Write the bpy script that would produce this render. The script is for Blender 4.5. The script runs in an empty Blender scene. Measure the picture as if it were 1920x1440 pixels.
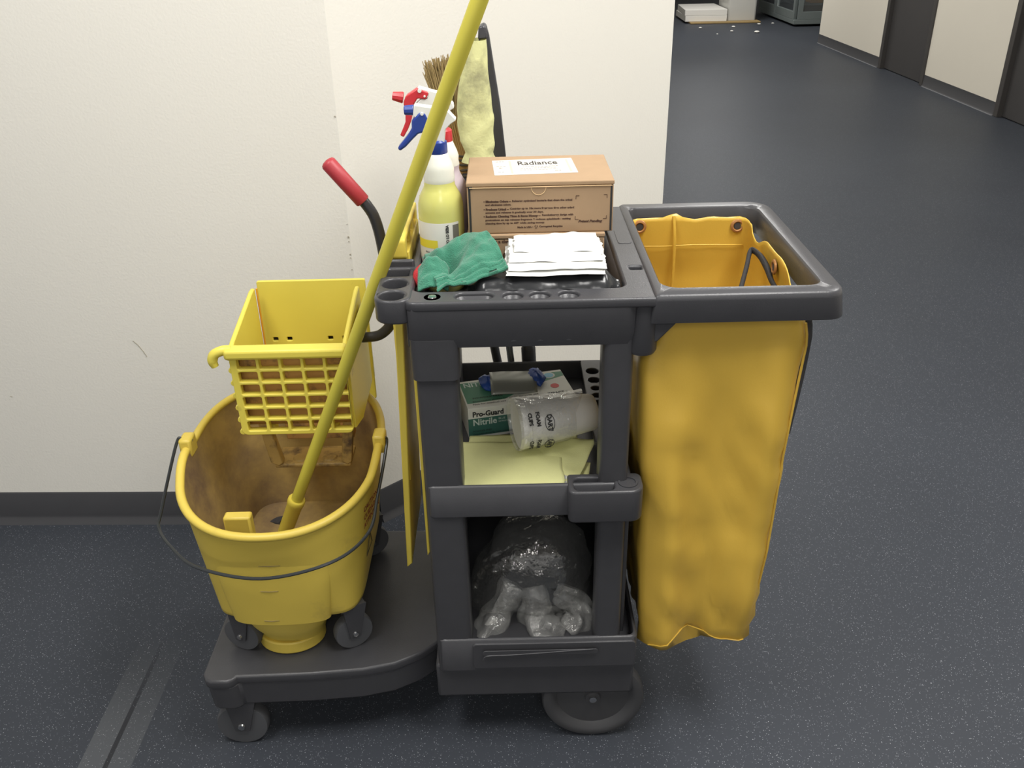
import bpy, bmesh, math, random
import numpy as np
from mathutils import Vector, Matrix, noise
random.seed(7)
scene = bpy.context.scene
COL = scene.collection
PI = math.pi

# ------------------------------------------------------------------ camera
FPX, CX, CY, CAMH = 1660.0, 960.0, 720.0, 1.48
_d = np.array([1030 - CX, 3825 - CY, FPX]); _d /= np.linalg.norm(_d)
_U = -_d
_F = np.array([0, 0, 1.0]) - _U * _U[2]; _F /= np.linalg.norm(_F)
_R = np.cross(_F, _U); _R = _R if _R[0] > 0 else -_R
_M = np.array([_R, _F, _U])
def ray(u, v): return _M @ np.array([(u - CX) / FPX, (v - CY) / FPX, 1.0])
def at(u, v, y):
    "point of the place at depth y that the photograph shows at (u, v)"
    r = ray(u, v); return Vector(np.array([0, 0, CAMH]) + r * (y / r[1]))
def atz(u, v, z):
    r = ray(u, v); return Vector(np.array([0, 0, CAMH]) + r * ((z - CAMH) / r[2]))
cam_d = bpy.data.cameras.new('camera'); cam = bpy.data.objects.new('camera', cam_d); COL.objects.link(cam)
cam_d.sensor_width = 36; cam_d.sensor_fit = 'HORIZONTAL'; cam_d.lens = FPX / 1920 * 36
cam_d.clip_start = 0.02; cam_d.clip_end = 100
mx = Matrix.Identity(4)
for r_ in range(3):
    mx[r_][0] = _M[r_][0]; mx[r_][1] = -_M[r_][1]; mx[r_][2] = -_M[r_][2]
mx[2][3] = CAMH
cam.matrix_world = mx
scene.camera = cam

# ------------------------------------------------------------------ light
w = bpy.data.worlds.new('world'); scene.world = w; w.use_nodes = True
w.node_tree.nodes['Background'].inputs[0].default_value = (1.0, 0.99, 0.97, 1)
w.node_tree.nodes['Background'].inputs[1].default_value = 0.70
def area(x, y, z, sx, sy, watts, col=(1, 0.98, 0.945)):
    l = bpy.data.lights.new('ceiling_light', 'AREA'); l.shape = 'RECTANGLE'; l.size = sx; l.size_y = sy
    l.energy = watts; l.color = col
    o = bpy.data.objects.new('ceiling_light', l); COL.objects.link(o); o.location = (x, y, z)
for lx, ly, lw in ((-0.9, 0.70, 34), (0.75, 0.95, 50), (2.1, 2.4, 46), (1.6, 5.6, 50), (2.1, 8.6, 46), (2.6, 12.2, 75), (0.2, -1.5, 24)):
    area(lx, ly, 2.66, 0.6, 1.2, lw)
scene.view_settings.view_transform = 'Standard'; scene.view_settings.look = 'None'
scene.view_settings.gamma = 1; scene.view_settings.use_curve_mapping = False
scene.view_settings.exposure = 0.0

# ------------------------------------------------------------------ materials
def lin(c):
    if isinstance(c, str):
        c = [int(c[i:i + 2], 16) / 255 for i in (1, 3, 5)]
    return tuple(((x / 12.92) if x <= 0.04045 else ((x + 0.055) / 1.055) ** 2.4) for x in c) + (1,)
MATS = {}
def mat(name, col, rough=0.5, var=0.0, vscale=20, bump=0, bscale=200, spec=0.5, metal=0, col2=None, c2scale=8, c2lo=0.5, c2hi=0.7, trans=0, sss=0, alpha=1, sheen=0, coat=0, stretch=None):
    if name in MATS: return MATS[name]
    m = bpy.data.materials.new(name); m.use_nodes = True
    nt = m.node_tree; b = nt.nodes['Principled BSDF']
    N = nt.nodes.new; L = nt.links.new
    c = lin(col)
    b.inputs['Base Color'].default_value = c
    b.inputs['Roughness'].default_value = rough; b.inputs['Metallic'].default_value = metal
    b.inputs['Specular IOR Level'].default_value = spec
    if trans: b.inputs['Transmission Weight'].default_value = trans
    if sheen: b.inputs['Sheen Weight'].default_value = sheen
    if alpha < 1: b.inputs['Alpha'].default_value = alpha
    if coat: b.inputs['Coat Weight'].default_value = coat
    tc = N('ShaderNodeTexCoord'); src = tc.outputs['Object']
    if stretch:
        mp = N('ShaderNodeMapping'); mp.inputs['Scale'].default_value = stretch; L(src, mp.inputs[0]); src = mp.outputs[0]
    last = None
    if var:
        nz = N('ShaderNodeTexNoise'); nz.inputs['Scale'].default_value = vscale; nz.inputs['Detail'].default_value = 5
        L(src, nz.inputs['Vector'])
        mr = N('ShaderNodeMapRange'); mr.inputs[3].default_value = 1 - var; mr.inputs[4].default_value = 1 + var
        L(nz.outputs[0], mr.inputs[0])
        mu = N('ShaderNodeVectorMath'); mu.operation = 'SCALE'; mu.inputs[0].default_value = c[:3]
        L(mr.outputs[0], mu.inputs['Scale']); last = mu.outputs[0]
    if col2:
        nz = N('ShaderNodeTexNoise'); nz.inputs['Scale'].default_value = c2scale; nz.inputs['Detail'].default_value = 6; nz.inputs['Roughness'].default_value = 0.65
        L(src, nz.inputs['Vector'])
        mr = N('ShaderNodeMapRange'); mr.inputs[1].default_value = c2lo; mr.inputs[2].default_value = c2hi; L(nz.outputs[0], mr.inputs[0])
        mi = N('ShaderNodeMix'); mi.data_type = 'RGBA'; L(mr.outputs[0], mi.inputs[0])
        if last: L(last, mi.inputs[6])
        else: mi.inputs[6].default_value = c
        mi.inputs[7].default_value = lin(col2); last = mi.outputs[2]
    if last: L(last, b.inputs['Base Color'])
    if bump:
        nz = N('ShaderNodeTexNoise'); nz.inputs['Scale'].default_value = bscale; nz.inputs['Detail'].default_value = 3; L(src, nz.inputs['Vector'])
        bp = N('ShaderNodeBump'); bp.inputs['Strength'].default_value = bump; bp.inputs['Distance'].default_value = 0.002
        L(nz.outputs[0], bp.inputs['Height']); L(bp.outputs[0], b.inputs['Normal'])
    MATS[name] = m
    return m
BLACK = mat('black_plastic', '#434346', 0.33, var=0.1, vscale=30, bump=0.12, bscale=500, spec=0.4)
RUBBER = mat('grey_rubber', '#515255', 0.6, var=0.1)
TYRE = mat('dark_rubber', '#414143', 0.6, var=0.1)
YEL = mat('bucket_yellow', '#d6bd52', 0.42, var=0.05, vscale=9, bump=0.08, bscale=250, col2='#a08a4a', c2scale=6, c2lo=0.58, c2hi=0.85)
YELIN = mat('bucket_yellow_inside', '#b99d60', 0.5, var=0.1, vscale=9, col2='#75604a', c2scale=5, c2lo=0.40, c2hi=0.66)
WYEL = mat('wringer_yellow', '#e2d258', 0.4, var=0.04, vscale=9, col2='#a08850', c2scale=16, c2lo=0.66, c2hi=0.85)
WLOW = mat('wringer_soiled_frame', '#b59656', 0.55, var=0.1, vscale=14, col2='#5a4836', c2scale=20, c2lo=0.50, c2hi=0.68)
WDIRT = mat('wringer_soiled_plate', '#c79a5c', 0.6, var=0.15, vscale=14, col2='#4d4035', c2scale=18, c2lo=0.53, c2hi=0.70)
SIGNY = mat('sign_yellow', '#dcc652', 0.4, var=0.05)
ORANGE = mat('slot_orange', '#e0a030', 0.5)
MOPY = mat('mop_handle_yellow', '#cbc04a', 0.38, var=0.05, vscale=12)
MOPF = mat('mop_sleeve_yellow', '#d9c54e', 0.45, var=0.05)
VINYL = mat('yellow_vinyl', '#d6b048', 0.32, var=0.06, vscale=10, bump=0.1, bscale=300)
COPPER = mat('copper', '#b08050', 0.4, metal=0.3)
CHROME = mat('chrome', '#d8d8d8', 0.2, metal=1)
GREYMET = mat('grey_metal', '#8b9093', 0.4, metal=0.5)
REDG = mat('red_grip', '#a8343c', 0.45, var=0.06)
REDP = mat('red_plastic', '#c8323a', 0.35)
BLUEP = mat('blue_plastic', '#28408f', 0.28)
WHITEP = mat('white_plastic', '#e8e8e2', 0.35)
MILK = mat('milky_plastic', '#e4e4d8', 0.35, var=0.03)
LIQY = mat('yellow_liquid', '#c9c773', 0.25, var=0.03)
LIQP = mat('lavender_liquid', '#cdbfc6', 0.3, var=0.03)
PAPERL = mat('label_white', '#cfcdc5', 0.6)
LABY = mat('label_yellow', '#d8c83c', 0.6)
LABG = mat('label_grey', '#6d6b62', 0.6)
INK = mat('print_ink', '#3b342f', 0.8)
BRINK = mat('box_ink', '#553d30', 0.8)
PALEINK = mat('pale_ink', '#a9a49a', 0.8)
CARD = mat('kraft_card', '#a3886a', 0.85, var=0.06, vscale=40, bump=0.05, bscale=400)
CARDTOP = CARD
CARDEDGE = mat('card_edge', '#d8b98e', 0.9)
PEACH = mat('label_peach', '#e3c4a8', 0.7)
GREEN = mat('green_cloth', '#3a7f66', 0.95, var=0.16, vscale=160, bump=0.9, bscale=600, sheen=0.3)
REDC = mat('red_cloth', '#d0383f', 0.95, var=0.12, vscale=150, bump=0.8, bscale=600)
PAPER = mat('white_paper', '#d2d2cd', 0.9, var=0.02, bump=0.15, bscale=120)
FILMB = mat('black_film', '#2e2f31', 0.22, bump=0.35, bscale=38, spec=0.5, stretch=(1, 0.35, 1))
CLOTHY = mat('yellow_cloth', '#dfdf9e', 0.9, var=0.05, vscale=60, bump=0.2, bscale=500)
CLOTHD = mat('dusty_cloth', '#dcdca0', 0.95, var=0.08, vscale=30, bump=0.4, bscale=150, col2='#7d7a62', c2scale=11, c2lo=0.46, c2hi=0.74)
STRAW = mat('broom_straw', '#a08a5c', 0.8, var=0.35, vscale=60, stretch=(6, 6, 0.5))
STRAWD = mat('straw_stalk', '#a8854a', 0.7, var=0.25, vscale=60, stretch=(6, 6, 0.5))
TWINE = mat('dark_binding', '#4b4436', 0.8, var=0.3)
FOAM = mat('foam_white', '#e2e0da', 0.7, bump=0.1, bscale=400)
GBOXG = mat('box_green', '#4f8a6c', 0.55, var=0.12, vscale=14)
GBOXW = mat('box_white', '#dcdcd2', 0.55)
GBOXT = mat('box_teal', '#3f6e60', 0.55)
SILVER = mat('silver_foil', '#8e9088', 0.35, metal=0.4)
NITRILE = mat('nitrile_blue', '#2a4fa0', 0.4)
DOTR = mat('dot_red', '#d0504c', 0.6)
DOTB = mat('dot_blue', '#8cc8e0', 0.6)
INKB = mat('black_ink', '#2c2c2c', 0.6)
SCUFF = mat('scuff', '#a39c8c', 0.8)
WARN = mat('warning_print', '#8c3b34', 0.6)
SMUDGE = mat('smudge', '#8a7a46', 0.6)
def film(name, whiteness, rough, bscale=35, base=(0.85, 0.85, 0.82, 1), tr=(1, 1, 1, 1)):
    "thin clear plastic film: mostly see-through, with sharp creased glints"
    m = bpy.data.materials.new(name); m.use_nodes = True; nt = m.node_tree; nt.nodes.clear(); N = nt.nodes.new; L = nt.links.new
    out = N('ShaderNodeOutputMaterial'); t = N('ShaderNodeBsdfTransparent'); t.inputs[0].default_value = tr
    g = N('ShaderNodeBsdfGlossy'); g.inputs['Roughness'].default_value = rough; g.inputs[0].default_value = (0.9, 0.9, 0.88, 1)
    d = N('ShaderNodeBsdfDiffuse'); d.inputs[0].default_value = base
    tc = N('ShaderNodeTexCoord'); nz = N('ShaderNodeTexNoise'); nz.inputs['Scale'].default_value = bscale; nz.inputs['Detail'].default_value = 3
    L(tc.outputs['Object'], nz.inputs['Vector'])
    bp = N('ShaderNodeBump'); bp.inputs['Strength'].default_value = 0.7; bp.inputs['Distance'].default_value = 0.01
    L(nz.outputs[0], bp.inputs['Height']); L(bp.outputs[0], g.inputs['Normal'])
    fr = N('ShaderNodeLayerWeight'); fr.inputs[0].default_value = 0.35; L(bp.outputs[0], fr.inputs['Normal'])
    mr = N('ShaderNodeMapRange'); mr.inputs[1].default_value = 0.0; mr.inputs[2].default_value = 1; mr.inputs[3].default_value = 0.08; mr.inputs[4].default_value = 0.6
    L(fr.outputs['Facing'], mr.inputs[0])
    m1 = N('ShaderNodeMixShader'); L(mr.outputs[0], m1.inputs[0]); L(t.outputs[0], m1.inputs[1]); L(g.outputs[0], m1.inputs[2])
    m2 = N('ShaderNodeMixShader'); m2.inputs[0].default_value = whiteness; L(m1.outputs[0], m2.inputs[1]); L(d.outputs[0], m2.inputs[2])
    L(m2.outputs[0], out.inputs[0]); MATS[name] = m
    return m
CLEAR = film('clear_film', 0.03, 0.10)
CLEARW = film('clear_film_bunched', 0.20, 0.15, 60)
WRAP = film('stretch_wrap', 0.45, 0.2, 14)

# ------------------------------------------------------------------ mesh helpers
class MB:
    def __init__(s): s.v = []; s.f = []
    def add(s, vs, fs):
        o = len(s.v); s.v += [tuple(p) for p in vs]; s.f += [tuple(i + o for i in q) for q in fs]; return s
    def box(s, x0, x1, y0, y1, z0, z1):
        vs = [(x, y, z) for z in (z0, z1) for y in (y0, y1) for x in (x0, x1)]
        return s.add(vs, [(0, 2, 3, 1), (4, 5, 7, 6), (0, 1, 5, 4), (2, 6, 7, 3), (0, 4, 6, 2), (1, 3, 7, 5)])
    def loft(s, loops, cap0=True, cap1=True, closed=True):
        n = len(loops[0]); vs = [p for l in loops for p in l]; fs = []
        for k in range(len(loops) - 1):
            for i in range(n if closed else n - 1):
                j = (i + 1) % n
                fs.append((k * n + i, k * n + j, (k + 1) * n + j, (k + 1) * n + i))
        if cap0: fs.append(tuple(range(n))[::-1])
        if cap1: fs.append(tuple((len(loops) - 1) * n + i for i in range(n)))
        return s.add(vs, fs)
    def tube(s, path, r, n=12, caps=True, flat=1.0, up=None):
        path = [Vector(p) for p in path]; loops = []
        rr = r if isinstance(r, (list, tuple)) else [r] * len(path)
        prev = None
        for i, p in enumerate(path):
            t = (path[min(i + 1, len(path) - 1)] - path[max(i - 1, 0)]).normalized()
            if prev is None:
                a = Vector(up) if up else (Vector((0, 0, 1)) if abs(t.z) < 0.9 else Vector((1, 0, 0)))
                u = (a - t * a.dot(t)).normalized()
            else:
                u = (prev - t * prev.dot(t)).normalized()
            prev = u; vv = t.cross(u)
            loops.append([p + u * (math.cos(2 * PI * k / n) * rr[i]) + vv * (math.sin(2 * PI * k / n) * rr[i] * flat) for k in range(n)])
        return s.loft(loops, caps, caps)
    def lathe(s, prof, n=32, M=Matrix.Identity(4), a0=0, a1=2 * PI):
        full = abs(a1 - a0 - 2 * PI) < 1e-6
        k = n if full else n + 1
        loops = [[M @ Vector((r * math.cos(a0 + (a1 - a0) * i / n), r * math.sin(a0 + (a1 - a0) * i / n), z)) for i in range(k)] for r, z in prof]
        return s.loft(loops, full and prof[0][0] > 1e-5, full and prof[-1][0] > 1e-5, full)
    def grid(s, fn, nu, nv):
        vs = [fn(i / nu, j / nv) for j in range(nv + 1) for i in range(nu + 1)]; q = nu + 1
        return s.add(vs, [(j * q + i, j * q + i + 1, (j + 1) * q + i + 1, (j + 1) * q + i) for j in range(nv) for i in range(nu)])
    def prism(s, pts, dirv):
        dirv = Vector(dirv); pts = [Vector(p) for p in pts]
        return s.loft([[p - dirv for p in pts], [p + dirv for p in pts]])
    def build(s, name, m, parent=None, smooth=True, bevel=0, seg=2, sub=0, solid=0, ang=40):
        me = bpy.data.meshes.new(name); me.from_pydata(s.v, [], s.f); me.update()
        bm = bmesh.new(); bm.from_mesh(me); bmesh.ops.remove_doubles(bm, verts=bm.verts, dist=1e-6)
        bmesh.ops.recalc_face_normals(bm, faces=bm.faces); bm.to_mesh(me); bm.free()
        return finish(me, name, m, parent, smooth, bevel, seg, sub, solid, ang)
def finish(me, name, m, parent=None, smooth=True, bevel=0, seg=2, sub=0, solid=0, ang=40):
    if smooth:
        me.polygons.foreach_set('use_smooth', [True] * len(me.polygons)); me.set_sharp_from_angle(angle=math.radians(ang))
    me.materials.clear(); me.materials.append(m)
    o = bpy.data.objects.new(name, me); COL.objects.link(o)
    if solid: md = o.modifiers.new('solid', 'SOLIDIFY'); md.thickness = solid; md.offset = 0
    if bevel: md = o.modifiers.new('bevel', 'BEVEL'); md.width = bevel; md.segments = seg; md.limit_method = 'ANGLE'; md.angle_limit = math.radians(35)
    if sub: md = o.modifiers.new('sub', 'SUBSURF'); md.levels = sub; md.render_levels = sub
    if parent:
        o.parent = parent; o.matrix_parent_inverse = Matrix.Translation(-world_loc(parent))
    return o
def world_loc(o):
    p = Vector(o.location) if o.type == 'EMPTY' else Vector((0, 0, 0))
    return p
def tag(o, label, cat, group=None):
    o['label'] = label; o['category'] = cat
    if group: o['group'] = group
    return o
def thing(name, label, cat, loc=(0, 0, 0), group=None):
    o = bpy.data.objects.new(name, None); COL.objects.link(o); o.location = loc; o.empty_display_size = 0.05
    return tag(o, label, cat, group)
def struct(o): o['kind'] = 'structure'; return o
def BX(x0, x1, y0, y1, z0, z1): return MB().box(x0, x1, y0, y1, z0, z1)
def plate(name, outlines, z0, z1, m, parent=None, bevel=0.0, M=None, smooth=True):
    "flat plate from closed outlines (the inner ones are holes), extruded z0..z1"
    cu = bpy.data.curves.new(name, 'CURVE'); cu.dimensions = '2D'; cu.fill_mode = 'BOTH'
    cu.extrude = max((z1 - z0) / 2 - bevel, 0.00001); cu.bevel_depth = bevel; cu.bevel_resolution = 2; cu.offset = -bevel
    for ol in outlines:
        sp = cu.splines.new('POLY'); sp.points.add(len(ol) - 1)
        for q, p in zip(sp.points, ol): q.co = (p[0], p[1], 0, 1)
        sp.use_cyclic_u = True
    tmp = bpy.data.objects.new('tmp', cu); COL.objects.link(tmp)
    me = bpy.data.meshes.new_from_object(tmp); bpy.data.objects.remove(tmp); bpy.data.curves.remove(cu)
    me.name = name
    T = Matrix.Translation((0, 0, (z0 + z1) / 2))
    me.transform((M or Matrix.Identity(4)) @ T)
    return finish(me, name, m, parent, smooth)
def circ(cx, cy, r, n=24, ry=None):
    return [(cx + r * math.cos(2 * PI * i / n), cy + (ry or r) * math.sin(2 * PI * i / n)) for i in range(n)]
def rr(x0, x1, y0, y1, r, n=6):
    "rounded rectangle; r is one radius or four: (x1y1, x0y1, x0y0, x1y0)"
    R = r if isinstance(r, (list, tuple)) else [r] * 4
    out = []
    for (cx, cy, a, q) in ((x1 - R[0], y1 - R[0], 0, R[0]), (x0 + R[1], y1 - R[1], 1, R[1]), (x0 + R[2], y0 + R[2], 2, R[2]), (x1 - R[3], y0 + R[3], 3, R[3])):
        for i in range(n + 1):
            t = (a + i / n) * PI / 2
            out.append((cx + q * math.cos(t), cy + q * math.sin(t)))
    return out
def L3(ol, z): return [(p[0], p[1], z) for p in ol]
def text(s, size, M, m, parent, name='print', align='LEFT', width=None, weight=0.0, shear=0.0):
    cu = bpy.data.curves.new(name, 'FONT'); cu.body = s; cu.size = size; cu.align_x = align; cu.offset = weight; cu.shear = shear
    cu.resolution_u = 2; cu.extrude = 0.00005
    tmp = bpy.data.objects.new('tmp', cu); COL.objects.link(tmp)
    me = bpy.data.meshes.new_from_object(tmp); bpy.data.objects.remove(tmp); bpy.data.curves.remove(cu)
    me.name = name
    if width and len(me.vertices):
        xs = [v.co.x for v in me.vertices]; k = width / (max(xs) - min(xs)); me.transform(Matrix.Diagonal((k, 1, 1, 1)))
    me.transform(M)
    return finish(me, name, m, parent, smooth=False)
def basis(o, x, y):
    x = Vector(x).normalized(); y = Vector(y); y = (y - x * y.dot(x)).normalized(); z = x.cross(y)
    return Matrix(((x.x, y.x, z.x, o[0]), (x.y, y.y, z.y, o[1]), (x.z, y.z, z.z, o[2]), (0, 0, 0, 1)))
def spline(pts, n=8):
    "Catmull-Rom through the points"
    P = [Vector(p) for p in pts]; P = [P[0] * 2 - P[1]] + P + [P[-1] * 2 - P[-2]]; out = []
    for i in range(1, len(P) - 2):
        a, b, c, d = P[i - 1], P[i], P[i + 1], P[i + 2]
        for k in range(n):
            t = k / n
            out.append(0.5 * ((2 * b) + (c - a) * t + (2 * a - 5 * b + 4 * c - d) * t * t + (3 * b - a - 3 * c + d) * t ** 3))
    return out + [P[-2]]
def nz(x, y, z): return noise.noise(Vector((x, y, z)))
def lerp(a, b, t): return a + (b - a) * t
def interp(tab, t):
    for (a, va), (b, vb) in zip(tab, tab[1:]):
        if t <= b: return lerp(va, vb, max(0, (t - a) / (b - a)))
    return tab[-1][1]
FACE = lambda o: basis(o, (1, 0, 0), (0, 0, 1))     # print on a face turned to the viewer (-y)

# ================================================================== SETTING
def floor_mat():
    m = bpy.data.materials.new('speckled_rubber_floor'); m.use_nodes = True; nt = m.node_tree; b = nt.nodes['Principled BSDF']; N = nt.nodes.new; L = nt.links.new
    tc = N('ShaderNodeTexCoord'); src = tc.outputs['Object']
    b.inputs['Roughness'].default_value = 0.5; b.inputs['Specular IOR Level'].default_value = 0.1
    big = N('ShaderNodeTexNoise'); big.inputs['Scale'].default_value = 1.3; L(src, big.inputs['Vector'])
    base = N('ShaderNodeMix'); base.data_type = 'RGBA'; base.inputs[6].default_value = lin('#3a3d43'); base.inputs[7].default_value = lin('#40444b'); L(big.outputs[0], base.inputs[0])
    last = base.outputs[2]
    for sc, th, colr, seed in ((260, 0.10, '#8e9198', 0), (380, 0.11, '#787b83', 7), (120, 0.04, '#b9bcc2', 3)):
        mp = N('ShaderNodeMapping'); mp.inputs['Location'].default_value = (seed, seed, 0); mp.inputs['Rotation'].default_value = (0, 0, seed * 0.4); mp.inputs['Scale'].default_value = (1, 1, 0.0); L(src, mp.inputs[0])
        vo = N('ShaderNodeTexVoronoi'); vo.inputs['Scale'].default_value = sc; L(mp.outputs[0], vo.inputs['Vector'])
        wn = N('ShaderNodeSeparateColor'); L(vo.outputs['Color'], wn.inputs[0])
        lt = N('ShaderNodeMath'); lt.operation = 'LESS_THAN'; lt.inputs[1].default_value = th * 2.2; L(vo.outputs['Distance'], lt.inputs[0])
        gt = N('ShaderNodeMath'); gt.operation = 'GREATER_THAN'; gt.inputs[1].default_value = 0.80; L(wn.outputs[0], gt.inputs[0])
        mu = N('ShaderNodeMath'); mu.operation = 'MULTIPLY'; L(lt.outputs[0], mu.inputs[0]); L(gt.outputs[0], mu.inputs[1])
        mi = N('ShaderNodeMix'); mi.data_type = 'RGBA'; L(mu.outputs[0], mi.inputs[0]); L(last, mi.inputs[6]); mi.inputs[7].default_value = lin(colr); last = mi.outputs[2]
    # two pale strips either side of a thin dark line, fading with depth
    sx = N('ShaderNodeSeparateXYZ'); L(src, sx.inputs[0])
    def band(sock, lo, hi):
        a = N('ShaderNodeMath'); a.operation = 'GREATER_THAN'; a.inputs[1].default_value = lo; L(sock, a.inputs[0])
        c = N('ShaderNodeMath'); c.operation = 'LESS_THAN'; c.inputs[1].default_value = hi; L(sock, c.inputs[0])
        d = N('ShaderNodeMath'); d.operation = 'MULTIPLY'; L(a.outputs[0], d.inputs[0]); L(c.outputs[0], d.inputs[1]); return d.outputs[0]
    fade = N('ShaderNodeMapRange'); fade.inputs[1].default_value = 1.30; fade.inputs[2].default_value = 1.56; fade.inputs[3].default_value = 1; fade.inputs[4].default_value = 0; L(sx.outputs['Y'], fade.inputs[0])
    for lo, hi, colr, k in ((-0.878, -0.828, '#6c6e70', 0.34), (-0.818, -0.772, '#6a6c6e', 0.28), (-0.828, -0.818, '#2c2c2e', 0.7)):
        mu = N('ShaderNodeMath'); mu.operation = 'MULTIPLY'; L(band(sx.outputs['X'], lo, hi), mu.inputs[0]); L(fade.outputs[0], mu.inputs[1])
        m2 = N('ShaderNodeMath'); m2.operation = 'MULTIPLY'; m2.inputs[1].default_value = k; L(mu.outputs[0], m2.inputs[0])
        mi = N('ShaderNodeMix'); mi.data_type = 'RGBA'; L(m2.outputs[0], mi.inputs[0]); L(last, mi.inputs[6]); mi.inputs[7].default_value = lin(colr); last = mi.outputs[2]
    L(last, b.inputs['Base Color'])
    bp = N('ShaderNodeBump'); bp.inputs['Strength'].default_value = 0.15; bp.inputs['Distance'].default_value = 0.001
    n2 = N('ShaderNodeTexNoise'); n2.inputs['Scale'].default_value = 260; L(src, n2.inputs['Vector']); L(n2.outputs[0], bp.inputs['Height']); L(bp.outputs[0], b.inputs['Normal'])
    return m
WALL = mat('wall_paint', '#e8e5dc', 0.8, var=0.015, vscale=2.5, bump=0.25, bscale=180)
WALLR = mat('panel_paint', '#ded8ca', 0.8, var=0.02, vscale=3, bump=0.1, bscale=160)
BASEB = mat('baseboard_rubber', '#404043', 0.5, var=0.06)
DOORM = mat('dark_door', '#413f3f', 0.5, var=0.08, vscale=6)
DOORF = mat('door_frame', '#454240', 0.4, var=0.06)
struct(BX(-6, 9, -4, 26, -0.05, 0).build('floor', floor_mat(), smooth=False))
struct(BX(-6, 9, -4, 26, 2.70, 2.75).build('ceiling', mat('ceiling_tile', '#e8e6e0', 0.9), smooth=False))
A = Vector((-0.37, 1.986, 0)); B = Vector((0.492, 2.751, 0)); A0 = A + Vector((-4.0, 0.125, 0))
def wallseg(name, p, q, t, z0, z1, m, parent=None, off=0.0, bevel=0):
    "wall slab whose visible face runs p -> q; thickness t goes behind (left of the direction)"
    d = (q - p).normalized(); n = Vector((-d.y, d.x, 0))
    a, b = p - n * off, q - n * off
    pts = [a, b, b + n * t, a + n * t]
    return MB().loft([[(v.x, v.y, z0) for v in pts], [(v.x, v.y, z1) for v in pts]]).build(name, m, parent, smooth=False, bevel=bevel)
wb = struct(wallseg('wall_back', A0, A, 0.12, 0, 2.7, WALL))
wc = struct(wallseg('wall_corner', A, B, 0.12, 0, 2.7, WALL))
struct(wallseg('wall_passage', B, Vector((0.492, 24, 0)), 0.12, 0, 2.7, WALL))
def baseboard(name, p, q):
    d = (q - p).normalized(); n = Vector((d.y, -d.x, 0))
    prof = [(0, 0.0), (0.016, 0.0), (0.013, 0.006), (0.006, 0.016), (0.0045, 0.024), (0.004, 0.096), (0.002, 0.1), (0, 0.1)]
    return struct(MB().loft([[(e.x + n.x * k, e.y + n.y * k, z) for k, z in prof] for e in (p, q)]).build(name, BASEB, ang=30))
baseboard('baseboard_back', A0, A); baseboard('baseboard_corner', A, B); baseboard('baseboard_passage', B, Vector((0.492, 24, 0)))
# scuffs on the back wall
def wy(x): return A.y + (x - A.x) * (0.125 / -4.0)
for pts in ([(248, 640), (258, 648), (268, 660), (275, 670)], [(14, 748), (18, 749)]):
    P = [at(u, v, 2.0) for u, v in pts]; P = [Vector((p.x, wy(p.x) - 0.0004, p.z)) for p in P]
    MB().tube(P, 0.0009, 6).build('scuff', SCUFF, wb)
for (u, v, s) in ((655, 443, 1.6), (654, 452, 1.0), (657, 476, 1.4), (653, 483, 0.9), (660, 505, 1.0), (634, 217, 1.2), (648, 420, 0.7)):
    p = at(u, v, 1.985); p = Vector((A.x - 0.004, wy(A.x) - 0.0006, p.z))
    MB().tube([p, p + Vector((0.001, 0, -0.002 * s))], 0.0011 * s, 6).build('scuff', SCUFF, wb)
# wall along the passage on the right: white panels between dark doors
XR = 3.79
YS = [3.6, 5.4, 7.01, 8.33, 9.40, 11.34]
struct(BX(XR, XR + 0.12, -4, 3.6, 0, 2.7).build('wall_right', WALLR, smooth=False))
for i, (a, b) in enumerate(((3.6, 5.4), (7.01, 8.33), (9.40, 11.34))):
    struct(BX(XR, XR + 0.14, a, b, 0, 2.7).build('wall_right_%d' % (i + 1), WALLR, smooth=False))
    prof = [(0, 0.0), (0.016, 0.0), (0.012, 0.006), (0.006, 0.014), (0.004, 0.1), (0, 0.1)]
    struct(MB().loft([[(XR - k, e, z) for k, z in prof] for e in (a, b)]).build('baseboard_right_%d' % (i + 1), BASEB))
    struct(BX(XR - 0.02, XR, a + 0.01, b - 0.02, 0, 0.004).build('trim_%d' % (i + 4), mat('floor_edge_strip', '#85868a', 0.5), smooth=False))
for i, (a, b) in enumerate(((5.4, 7.01), (8.33, 9.40))):
    struct(BX(XR + 0.03, XR + 0.07, a + 0.06, b - 0.06, 0.006, 2.1).build('door_%d' % (i + 1), DOORM, smooth=False, bevel=0.004))
    f = MB()
    f.box(XR - 0.012, XR + 0.13, a, a + 0.06, 0, 2.16); f.box(XR - 0.012, XR + 0.13, b - 0.06, b, 0, 2.16); f.box(XR - 0.012, XR + 0.13, a, b, 2.1, 2.16)
    struct(f.build('trim_%d' % (i + 1), DOORF, smooth=False, bevel=0.004))
    struct(BX(XR, XR + 0.14, a, b, 2.16, 2.7).build('wall_right_%d' % (i + 6), WALLR, smooth=False))
struct(BX(XR + 0.14, 9, 11.22, 11.34, 0, 2.7).build('wall_return', WALLR, smooth=False))
struct(BX(0.4, 9, 21, 21.12, 0, 2.7).build('wall_far', WALL, smooth=False))

# ================================================================== CART
cart = thing('janitor_cart', 'black plastic janitor cart with shelves, large wheels and bucket platform', 'cart', (0.0, 1.45, 0))
ZT = 0.966
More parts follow.
